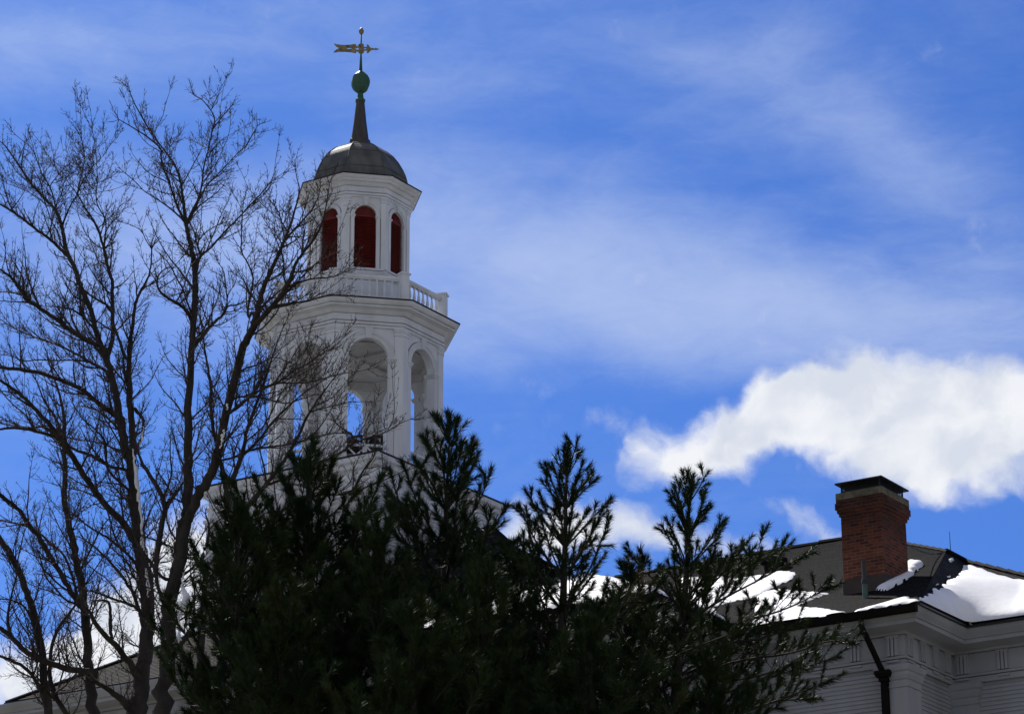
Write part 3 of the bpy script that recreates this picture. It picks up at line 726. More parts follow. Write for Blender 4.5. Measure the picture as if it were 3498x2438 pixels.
x0, x1, y0, y1 = ca0 + i_, ca1 - i_, cb0 + i_, cb1 - i_
zf0, zf1 = BZ + 3.462, BZ + 3.68
for (px_, py_) in ((x0, y0), (x1, y0), (x1, y1), (x0, y1)): m.box(px_ - .012, px_ + .012, py_ - .012, py_ + .012, zf0, zf1)
nx = 30
for k in range(1, nx):
    for yy in (y0, y1): xx = x0 + (x1 - x0) * k / nx; m.box(xx - .003, xx + .003, yy - .003, yy + .003, zf0, zf1)
    for xx in (x0, x1): yy = y0 + (y1 - y0) * k / nx; m.box(xx - .003, xx + .003, yy - .003, yy + .003, zf0, zf1)
for k in range(1, 7):
    zz = zf0 + (zf1 - zf0) * k / 7
    m.box(x0, x1, y0 - .0035, y0 + .0035, zz - .003, zz + .003); m.box(x0, x1, y1 - .0035, y1 + .0035, zz - .003, zz + .003)
    m.box(x0 - .0035, x0 + .0035, y0, y1, zz - .003, zz + .003); m.box(x1 - .0035, x1 + .0035, y0, y1, zz - .003, zz + .003)
m.box(x0 - .015, x1 + .015, y0 - .015, y1 + .015, zf0 - .001, zf0 + .05)
m.box(x0 + .22, x1 - .22, y0 + .3, y1 - .3, zf0, zf1 - .06)
m.build('flue_screen', M['screen'], chim)
m = MB(); l_ = .11; zt = zf1
m.add([(x0 - l_, y0 - l_, zt - .02), (x1 + l_, y0 - l_, zt - .02), (x1 + l_, y1 + l_, zt - .02), (x0 - l_, y1 + l_, zt - .02), (x0 - l_, y0 - l_, zt + .012), (x1 + l_, y0 - l_, zt + .012), (x1 + l_, y1 + l_, zt + .012), (x0 - l_, y1 + l_, zt + .012), ((x0 + x1) / 2, (y0 + y1) / 2, zt + .05)],
      [(3, 2, 1, 0), (0, 1, 5, 4), (1, 2, 6, 5), (2, 3, 7, 6), (3, 0, 4, 7), (4, 5, 8), (5, 6, 8), (6, 7, 8), (7, 4, 8)])
m.build('lid', M['screen'], chim)
# vent pipe, roof vent, lightning conductor
pv = (-2.0, 1.66); zb_ = T1 * pv[1]
m = MB(); m.lathe([(.058, BZ + zb_ + .30), (.058, BZ + zb_ + .36), (.068, BZ + zb_ + .36), (.068, BZ + zb_ + .46), (.050, BZ + zb_ + .47), (.050, BZ + zb_ + .86), (.04, BZ + zb_ + .86)], 14, mtx=Matrix.Translation((pv[0], pv[1], 0))); vent = m.build('vent_pipe', M['pipe'], bld, smooth=False)
m = MB(); m.lathe([(.062, BZ + zb_ - .1), (.060, BZ + zb_ + .34)], 14, mtx=Matrix.Translation((pv[0], pv[1], 0))); m.build('sleeve', M['pipe2'], vent)
m = MB(); rv = (-7.6, 8.2); m.lathe([(.24, 0), (.26, .16), (.34, .20), (.34, .30), (.2, .36), (.001, .37)], 20, mtx=Matrix.Translation((rv[0], rv[1], BZ + T1 * rv[1]))); m.build('roof_vent', M['gutter'], bld)
m = MB(); rd = (-2.25, 6.75)
m.tube([(rd[0], rd[1], BZ + 2.9), (rd[0], rd[1], BZ + 3.5)], [.012, .006], 6); rod = m.build('lightning_rod', M['screen'], bld)
m = MB(); pts = []
p0, p1 = Vector((ca1 + .01, cb1, BZ + 2.42)), Vector((rd[0] - .1, rd[1] - .02, BZ + 3.02))
mid = Vector((-2.1, 5.3, BZ + 2.75))
for k in range(13):
    t = k / 12; pts.append(tuple(p0 * (1 - t) ** 2 + mid * 2 * t * (1 - t) + p1 * t * t - Vector((0, 0, .12 * math.sin(math.pi * t)))))
m.tube(pts, [.014] * 13, 5); m.build('cable', M['screen'], rod)

# ------------------------------------------------------------------ snow lying on the roofs
def h_roof(a, b):
    a = min(a, -.001) if -.06 < b < QB + .06 and a < .06 else a
    f1 = min(T1 * b, SS * -a) if b >= 0 else -9
    f2 = T2 * (b - QB) if b >= QB else -9
    h_ = max(f1, f2); h_ = min(h_, E0 + E1 * a)
    h_ = min(h_, T1 * (2 * RB_ - b))
    wv = min(T1 * (b - wgy), T1 * (wgx - a), T1 * (a - wgx + 2 * wh))
    return max(h_, wv)
def hit_roof(X, Y):
    d = ray(X, Y); o = np.array([0, 0, EYE]); prev = None
    for k in range(900):
        t = (40 + k * 0.05); p = o + d * t
        v = p[:2] - PP[:2]; a, b = v @ EX, v @ EY
        if p[2] - BZ - .03 <= h_roof(a, b): return a, b
    return None
def inside(poly, x, y):
    c = False; n = len(poly); dmin = 9e9; near = (x, y)
    for i in range(n):
        x1, y1 = poly[i - 1]; x2, y2 = poly[i]
        if (y1 > y) != (y2 > y) and x < (x2 - x1) * (y - y1) / (y2 - y1) + x1: c = not c
        dx_, dy_ = x2 - x1, y2 - y1; L2 = dx_ * dx_ + dy_ * dy_ + 1e-12
        t = max(0, min(1, ((x - x1) * dx_ + (y - y1) * dy_) / L2))
        dd_ = math.hypot(x - x1 - t * dx_, y - y1 - t * dy_)
        if dd_ < dmin: dmin = dd_; near = (x1 + t * dx_, y1 + t * dy_)
    return c, dmin, near
def snow(px, thick, label, cell=.07, ragged=.05, group='snow patches on the roof', plan=None, fall=.22, level=0.0):
    poly = plan or [q for q in (hit_roof(*p) for p in px) if q]
    # ragged rim
    out = []
    for i in range(len(poly)):
        p, q = poly[i - 1], poly[i]; L_ = math.hypot(q[0] - p[0], q[1] - p[1]); k_ = max(1, int(L_ / .16))
        for j in range(k_):
            t = j / k_; rg = 0 if level and (min(p[0], q[0]) > -.05 and max(p[1], q[1]) < QB + .1) else ragged
            out.append((p[0] + (q[0] - p[0]) * t + random.uniform(-rg, rg), p[1] + (q[1] - p[1]) * t + random.uniform(-rg, rg)))
    xs, ys = [p[0] for p in out], [p[1] for p in out]
    x0, x1, y0, y1 = min(xs), max(xs), min(ys), max(ys)
    cell = max(cell, math.sqrt((x1 - x0) * (y1 - y0) / 14000))
    nx_, ny_ = int((x1 - x0) / cell) + 2, int((y1 - y0) / cell) + 2
    ph = random.uniform(0, 9); vid = {}; V_ = []; F_ = []; fix = []; hs = []; hhs = []
    for i in range(nx_ + 1):
        for j in range(ny_ + 1):
            x, y = x0 - cell / 2 + i * cell, y0 - cell / 2 + j * cell
            c, dm, nr = inside(out, x, y)
            if not c: x, y = nr
            if (c or dm < cell * .75) and h_roof(x, y) > -.12:
                s_ = min(1, dm / fall) if c else 0
                hh = thick * math.sqrt(max(0, 1 - (1 - s_) ** 2)) * (1 + .18 * math.sin(x * 2.3 + ph) * math.sin(y * 2.9 + ph)) - (0.02 if not c else 0)
                vid[i, j] = len(V_); 
                hr_ = h_roof(x, y)
                fix.append(not c)
                hs.append(hr_); hhs.append(hh)
                V_.append((x, y, BZ + .045 + hr_ + hh))
    for i in range(nx_):
        for j in range(ny_):
            k4 = [(i, j), (i + 1, j), (i + 1, j + 1), (i, j + 1)]
            if all(k in vid for k in k4): F_.append(tuple(vid[k] for k in k4))
    if level:                                    # drifted snow evens out the folds of the roof below it
        hs_ = np.array(hs); z_ = hs_.copy(); fx = np.array(fix)
        nb_ = np.array([[vid.get(q, vid[k]) for q in ((k[0] + 1, k[1]), (k[0] - 1, k[1]), (k[0], k[1] + 1), (k[0], k[1] - 1))] for k in vid])
        for _ in range(1500): z_ = np.where(fx, hs_, z_[nb_].mean(1))
        z_ = np.maximum(z_, hs_ + .02) + .03
        V_ = [(v[0], v[1], BZ + .045 + z_[i] + hhs[i]) for i, v in enumerate(V_)]
    # keep the one connected sheet
    par_ = list(range(len(V_)))
    def find(i):
        while par_[i] != i: par_[i] = par_[par_[i]]; i = par_[i]
        return i
    for f in F_:
        for q in f[1:]: par_[find(q)] = find(f[0])
    cnt = {}
    for f in F_: cnt[find(f[0])] = cnt.get(find(f[0]), 0) + 1
    best = max(cnt, key=cnt.get); F_ = [f for f in F_ if find(f[0]) == best]
    used = sorted({q for f in F_ for q in f}); rm = {q: i for i, q in enumerate(used)}
    V_ = [V_[q] for q in used]; F_ = [tuple(rm[q] for q in f) for f in F_]
    m = MB(); m.v, m.f = V_, F_
    o = m.build('snow_patch', M['snow'], None, smooth=True)
    sm = o.modifiers.new('smooth', 'SMOOTH'); sm.factor = .5; sm.iterations = 2
    o.location = (PP[0], PP[1], 0); o.rotation_euler = (0, 0, A0)
    return tag(o, label, 'snow', group)
def k3(l): return [(2650 + x / 1.864, 1580 + y / 1.864) for x, y in l]
def k7(l): return [(1600 + x / 1.5415, 1400 + y / 1.5415) for x, y in l]
big = [q for q in (hit_roof(*p) for p in k3([(900, 912), (1000, 850), (1130, 785), (1190, 735), (1250, 718), (1330, 727), (1450, 765), (1580, 805)])) if q]
big_poly = [(-.03, .06)] + big + [(3.3, 6.0), (3.4, QB + .03), (-.03, QB + .03)]
snow(None, .11, 'largest bright snow sheet on the roof, over the inside corner right of the chimney', plan=big_poly, ragged=.05, level=.55, fall=.35)
snow(k3([(330, 1003), (430, 982), (600, 945), (720, 910), (790, 892), (835, 884), (850, 895), (890, 903), (905, 918), (860, 930), (600, 970), (420, 998)]), .07, 'thin strip of snow along the gutter below the chimney', cell=.05, ragged=.03, fall=.12)
snow(k3([(640, 838), (670, 812), (720, 762), (790, 692), (850, 660), (905, 655), (935, 680), (880, 722), (820, 770), (750, 815), (690, 838)]), .13, 'narrow ragged snow bank running up beside the brick chimney', cell=.04, ragged=.07, fall=.15)
snow(k3([(1140, 756), (1200, 690), (1235, 685), (1300, 714), (1240, 724), (1180, 745)]), .06, 'small bluish snow patch just above the largest snow sheet', cell=.05, fall=.12)
snow(k3([(1088, 640), (1110, 632), (1130, 648), (1105, 664)]), .06, 'single white lump of snow below the lightning rod', cell=.03, ragged=.01, fall=.06)
snow(k3([(1005, 800), (1025, 792), (1028, 800), (1012, 806)]), .04, 'tiny snow crumb nearest the chimney, left of the largest snow sheet', cell=.02, ragged=.008, fall=.05)
snow(k3([(1080, 750), (1095, 744), (1108, 748), (1098, 756), (1086, 757)]), .04, 'snow crumb just left of the small bluish snow patch', cell=.02, ragged=.008, fall=.05)
snow(k7([(1110, 892), (1280, 890), (1420, 900), (1560, 882), (1640, 862), (1720, 868), (1690, 915), (1610, 940), (1500, 1000), (1300, 1035), (1180, 1040), (1090, 1010)]), .05, 'wide snow patch high on the roof behind the tip of the rightmost pine')
snow(k7([(1400, 1160), (1500, 1000), (1560, 972), (1640, 955), (1700, 968), (1900, 980), (1810, 1010), (1710, 1050), (1850, 1060), (1990, 1090), (2004, 1098), (1800, 1125), (1600, 1155), (1470, 1172)]), .05, 'lower snow patch with tapering tip behind the right pine sprays')
snow(None, .14, 'snow covering the low wing roof behind the pines', plan=[(wgx - .05, wgy + .05), (wgx - .05, -.3), (wgx - 3.2, 2.6), (wgx - 4.4, 3.6), (wgx - 4.4, 1.0), (wgx - 6, wgy + 1.2), (wgx - 7, wgy + .05)], cell=.1)

# ------------------------------------------------------------------ bare trees
class Strands:                                   # many tapering tubes in one mesh, made quickly
    def __init__(s): s.V = []; s.F = []; s.n = 0
    def add(s, pts, rad, k=4):
        pts = np.asarray(pts, float); rad = np.asarray(rad, float); n = len(pts)
        t = np.gradient(pts, axis=0); t /= np.linalg.norm(t, axis=1)[:, None] + 1e-9
        ref = np.array([0.21, 0.35, 0.91]) if abs(t[0] @ np.array([0.21, 0.35, 0.91])) < .92 else np.array([0.9, -.3, 0.1])
        a = np.cross(t, ref); a /= np.linalg.norm(a, axis=1)[:, None] + 1e-9
        b = np.cross(t, a); an = np.arange(k) * 2 * np.pi / k
        ring = pts[:, None, :] + rad[:, None, None] * (a[:, None, :] * np.cos(an)[None, :, None] + b[:, None, :] * np.sin(an)[None, :, None])
        s.V.append(ring.reshape(-1, 3))
        i = np.arange(n - 1)[:, None] * k; j = np.arange(k)[None, :]; j2 = (j + 1) % k
        q = np.stack([i + j, i + j2, i + k + j2, i + k + j], -1).reshape(-1, 4) + s.n
        s.F.append(q); s.n += n * k
    def build(s, name, material, parent, smooth=True):
        V_ = np.concatenate(s.V); F_ = np.concatenate(s.F)
        return raw_mesh(name, V_, F_, material, parent, smooth)
def raw_mesh(name, V_, F_, material, parent, smooth=False):
    k = F_.shape[1]; me = bpy.data.meshes.new(name)
    me.vertices.add(len(V_)); me.vertices.foreach_set('co', V_.astype(np.float32).ravel())
    me.loops.add(F_.size); me.loops.foreach_set('vertex_index', F_.astype(np.int32).ravel())
    me.polygons.add(len(F_)); me.polygons.foreach_set('loop_start', np.arange(0, F_.size, k, dtype=np.int32))
    if smooth: me.polygons.foreach_set('use_smooth', np.ones(len(F_), bool))
    me.materials.append(material); me.update(calc_edges=True); me.validate()
    o = bpy.data.objects.new(name, me); COL.objects.link(o)
    if parent: o.parent = parent; o.matrix_parent_inverse = Matrix.Translation(-parent.location)
    return o
def unit(v): return v / (np.linalg.norm(v) + 1e-9)
UPV = np.array([0, 0, 1.0])
def wander(p, d, length, nseg, bend=.25, lift=.10):
    pts = [p]; d = unit(d); st = length / nseg
    for i in range(nseg):
        d = unit(d + rng.normal(0, bend, 3) * .5 + UPV * lift)
        pts.append(pts[-1] + d * st)
    return np.array(pts)
def side_dir(t, ang, prefer=None):
    r = rng.normal(0, 1, 3); r -= t * (r @ t); r = unit(r)
    return unit(t * math.cos(ang) + r * math.sin(ang))
def resample(pts, rad, step):
    d = np.r_[0, np.cumsum(np.linalg.norm(np.diff(pts, axis=0), axis=1))]
    n = max(3, int(d[-1] / step) + 1); q = np.linspace(0, d[-1], n)
    return np.stack([np.interp(q, d, pts[:, i]) for i in range(3)], 1), np.interp(q, d, rad), d[-1]
def smooth_line(pts, rad, it=2):
    for _ in range(it):
        P_ = [pts[0]]; R_ = [rad[0]]
        for i in range(len(pts) - 1):
            P_ += [pts[i] * .75 + pts[i + 1] * .25, pts[i] * .25 + pts[i + 1] * .75]; R_ += [rad[i] * .75 + rad[i + 1] * .25, rad[i] * .25 + rad[i + 1] * .75]
        P_.append(pts[-1]); R_.append(rad[-1]); pts, rad = np.array(P_), np.array(R_)
    return pts, rad
MINR = 0.0026
def twigs(S, pts, rad, length, level, dens, maxlen):
    """side branches along a limb, recursively finer"""
    p2, r2, L_ = resample(np.asarray(pts), np.asarray(rad), .05)
    spacing = {1: .20, 2: .10, 3: .066}[level] / dens
    pos = .12 * L_
    while pos < L_:
        i = min(len(p2) - 2, int(pos / L_ * (len(p2) - 1))); t = unit(p2[i + 1] - p2[i])
        frac = pos / L_
        ln = maxlen * (1.12 - .66 * frac) * rng.uniform(.3, 1.0)
        d = side_dir(t, R(rng.uniform(28, 62)))
        if level == 1 and d[2] < -.15: d[2] *= -.6
        if rng.random() < .35: d[1] *= .5
        r0 = min(r2[i] * .62, .0045 + .011 * ln) if level < 3 else MINR * .95
        nseg = 7 if level == 1 else (5 if level == 2 else 3)
        br = wander(p2[i], d, ln, nseg, .22 if level < 3 else .30, .10)
        rr = np.linspace(max(r0, MINR), MINR * .8, len(br))
        S.add(br, rr, 5 if level == 1 and r0 > .008 else 3)
        if level < 3: twigs(S, br, rr, ln, level + 1, dens, ln * .56 if level == 1 else ln * .50 + .05)
        pos += spacing * rng.uniform(.6, 1.5) * (1.0 if level > 1 else (.75 + .5 * frac))
    # forked tip
    if level < 3:
        for k in range(3):
            t = unit(p2[-1] - p2[-2]); br = wander(p2[-1], side_dir(t, R(rng.uniform(10, 35))), maxlen * .4 * rng.uniform(.5, 1), 4, .35, .06)
            S.add(br, np.linspace(max(MINR, r2[-1]), MINR * .8, len(br)), 3)
            if level == 1: twigs(S, br, np.linspace(MINR, MINR * .8, len(br)), 0, 3, dens, .13)
def c4(l): return [(x / 1.7056, 1500 + y / 1.7056, w / 1.7056) for x, y, w in l]
def c5(l): return [(x / 1.3115, 280 + y / 1.3115, w / 1.3115) for x, y, w in l]
def f0(l): return [(x / 2.6667, 300 + y / 2.6667, w / 2.6667) for x, y, w in l]
def f1(l): return [(500 + x / 2.2857, 500 + y / 2.2857, w / 2.2857) for x, y, w in l]
def f2(l): return [(600 + x / 2.286, 1000 + y / 2.286, w / 2.286) for x, y, w in l]
def f3(l): return [(x / 2.2857, 900 + y / 2.2857, w / 2.2857) for x, y, w in l]
def bare_tree(label, depth, limbs, dens=1.0):
    """limbs: (traced line with widths, index of the limb it leaves, how far it leans to the back, side-branch length, level)"""
    b0 = limbs[0][0]; base = at(b0[0][0], b0[0][1], depth); gx = base[0]
    t = thing('bare_tree', label, 'bare tree', (gx, depth, 0), 0, 'leafless trees left of the tower')
    trunkS = Strands(); twS = Strands(); store = []
    for li, (px, par, lean, slen, lvl) in enumerate(limbs):
        px = [tuple(p) for p in px]
        if par is None: d0 = depth + (0 if li == 0 else lean * .15)
        else:
            pp, pd = store[par]; k = int(np.argmin([(q[0] - px[0][0]) ** 2 + (q[1] - px[0][1]) ** 2 for q in pp])); d0 = pd[k]
        if par is not None:                      # run each limb back into the limb it leaves
            kk = np.array([(q[0] - px[0][0]) ** 2 + (q[1] - px[0][1]) ** 2 for q in pp]); k = int(np.argmin(kk)); dist = math.sqrt(kk[k]); back = 0.0
            while k > 0 and back < .9 * dist + 6: back += math.hypot(pp[k][0] - pp[k - 1][0], pp[k][1] - pp[k - 1][1]); k -= 1
            px = [(pp[k][0], pp[k][1], px[0][2] * 1.15)] + px; d0 = pd[k]
        segl = np.r_[0, np.cumsum([math.hypot(px[i + 1][0] - px[i][0], px[i + 1][1] - px[i][1]) for i in range(len(px) - 1)])]; tot = segl[-1] / 300
        dd = d0 + lean * (segl / segl[-1]) ** 1.2
        pts = np.array([at(p[0], p[1], dd[i]) for i, p in enumerate(px)])
        scale = np.array([F_PX / (np.linalg.norm(p - np.array([0, 0, EYE]))) for p in pts])
        rad = np.maximum(np.array([p[2] for p in px]) / scale * .45, MINR)
        pts, rad = smooth_line(pts, rad, 2)
        if len(pts) > 6:
            jit = rng.normal(0, 1, pts.shape) * (rad * .16)[:, None]; jit[0] = 0; pts = pts + jit
        if par is None:
            g0 = pts[0].copy(); n_ = 10; f_ = np.linspace(0, 1, n_)[:-1, None]
            root = np.array([gx + (g0[0] - gx) * .45, depth + (g0[1] - depth) * .45, -.1])
            low = root * (1 - f_) + g0 * f_; low[:, 0] += .06 * np.sin(f_[:, 0] * 5 + li) * (1 - f_[:, 0])
            pts = np.concatenate([low, pts]); rad = np.concatenate([np.linspace(rad[0] * 1.55, rad[0] * 1.02, n_ - 1), rad])
        trunkS.add(pts, rad, 10 if rad[0] > .03 else 6)
        store.append(([(p[0], p[1]) for p in px], list(dd)))
        # denser parent samples for attaching
        P2 = []; D2 = []
        for i in range(len(px) - 1):
            for f_ in np.linspace(0, 1, 8, endpoint=False):
                P2.append((px[i][0] + (px[i + 1][0] - px[i][0]) * f_, px[i][1] + (px[i + 1][1] - px[i][1]) * f_)); D2.append(dd[i] + (dd[i + 1] - dd[i]) * f_)
        P2.append(px[-1][:2]); D2.append(dd[-1]); store[-1] = (P2, D2)
        if slen:
            keep = pts if par is not None else pts[9:]; kr = rad if par is not None else rad[9:]
            twigs(twS, keep, kr, 0, lvl, dens, slen * 1.05)
            p2, r2, L_ = resample(keep, kr, .08); pos = .25 * L_ + .15
            while pos < L_ * .92 and L_ > .9:    # medium side branches between the traced limbs
                i = min(len(p2) - 2, int(pos / L_ * (len(p2) - 1))); tt = unit(p2[i + 1] - p2[i])
                ln = rng.uniform(.7, 1.5) * (1.1 - .55 * pos / L_); d_ = side_dir(tt, R(rng.uniform(30, 65)))
                if d_[2] < .05: d_[2] = abs(d_[2]) * .5 + .1
                br = wander(p2[i], d_, ln, 9, .24, .12); r0 = min(r2[i] * .55, .006 + .007 * ln)
                rr = np.linspace(max(r0, MINR), MINR, len(br)); twS.add(br, rr, 5); twigs(twS, br, rr, 0, 1, dens * .7, .42)
                pos += rng.uniform(.42, .85)
    trunkS.build('trunk', M['bark'], t); twS.build('crown', M['twig'], t, False)
    return t
TREE_LEFT = [
    (c4([(285, 1700, 60), (280, 1600, 58), (245, 1400, 50), (235, 1200, 48), (190, 1000, 46), (150, 880, 44), (110, 760, 42), (60, 660, 40), (0, 560, 38), (-80, 470, 30)]), None, -.6, 1.0, 1),
    (c4([(550, 1700, 78), (535, 1600, 72), (510, 1400, 68), (500, 1250, 60), (490, 1050, 52), (475, 900, 50), (440, 700, 46), (415, 580, 44), (385, 420, 40), (365, 330, 38), (375, 200, 34), (372, 60, 28), (368, -60, 24), (372, -160, 20), (340, -300, 14), (300, -420, 9)]), None, 1.2, 1.0, 1),
    (c4([(400, 1700, 34), (385, 1600, 34), (310, 1480, 32), (275, 1380, 28), (280, 1220, 24), (310, 1100, 22), (400, 980, 16), (440, 930, 12)]), None, .3, .7, 1),
    (c4([(450, 940, 36), (395, 860, 34), (330, 740, 32), (270, 640, 30), (230, 560, 30), (180, 500, 28), (100, 380, 26), (30, 330, 24), (-60, 250, 18)]), 1, -1.2, .9, 1),
    (c4([(440, 900, 20), (420, 800, 18), (370, 650, 16), (280, 580, 15), (200, 500, 14), (60, 460, 12), (-40, 440, 8)]), 1, .9, .7, 1),
    (c4([(480, 700, 14), (530, 600, 12), (590, 480, 10), (650, 420, 7)]), 1, .5, .5, 1),
    (c4([(440, 940, 14), (370, 920, 14), (310, 840, 12), (250, 780, 11), (220, 650, 8)]), 1, -.8, .5, 1),
    (c4([(230, 1200, 20), (190, 1100, 14), (150, 960, 12), (60, 910, 10), (-20, 905, 8)]), 0, -.8, .6, 1),
    (c4([(560, 1330, 44), (430, 1330, 40), (300, 1290, 38), (190, 1250, 36), (120, 1200, 34), (60, 1130, 32), (0, 1080, 30), (-60, 1060, 26)]), 1, -1.5, .8, 1),
    (c4([(215, 1440, 24), (190, 1370, 24), (140, 1310, 22), (80, 1280, 20), (0, 1240, 18), (-50, 1225, 14)]), 0, -.7, .7, 1),
    (c4([(40, 1090, 26), (30, 1000, 20), (60, 880, 14), (95, 740, 10)]), 8, .3, .6, 1),
    (f3([(480, 1330, 30), (460, 1250, 26), (420, 1150, 22), (350, 1060, 18), (310, 960, 14), (280, 880, 10)]), 1, -.6, .6, 1),
    (f3([(1080, 1850, 10), (980, 1800, 10), (700, 1860, 10)]), 1, .5, .3, 1),
]
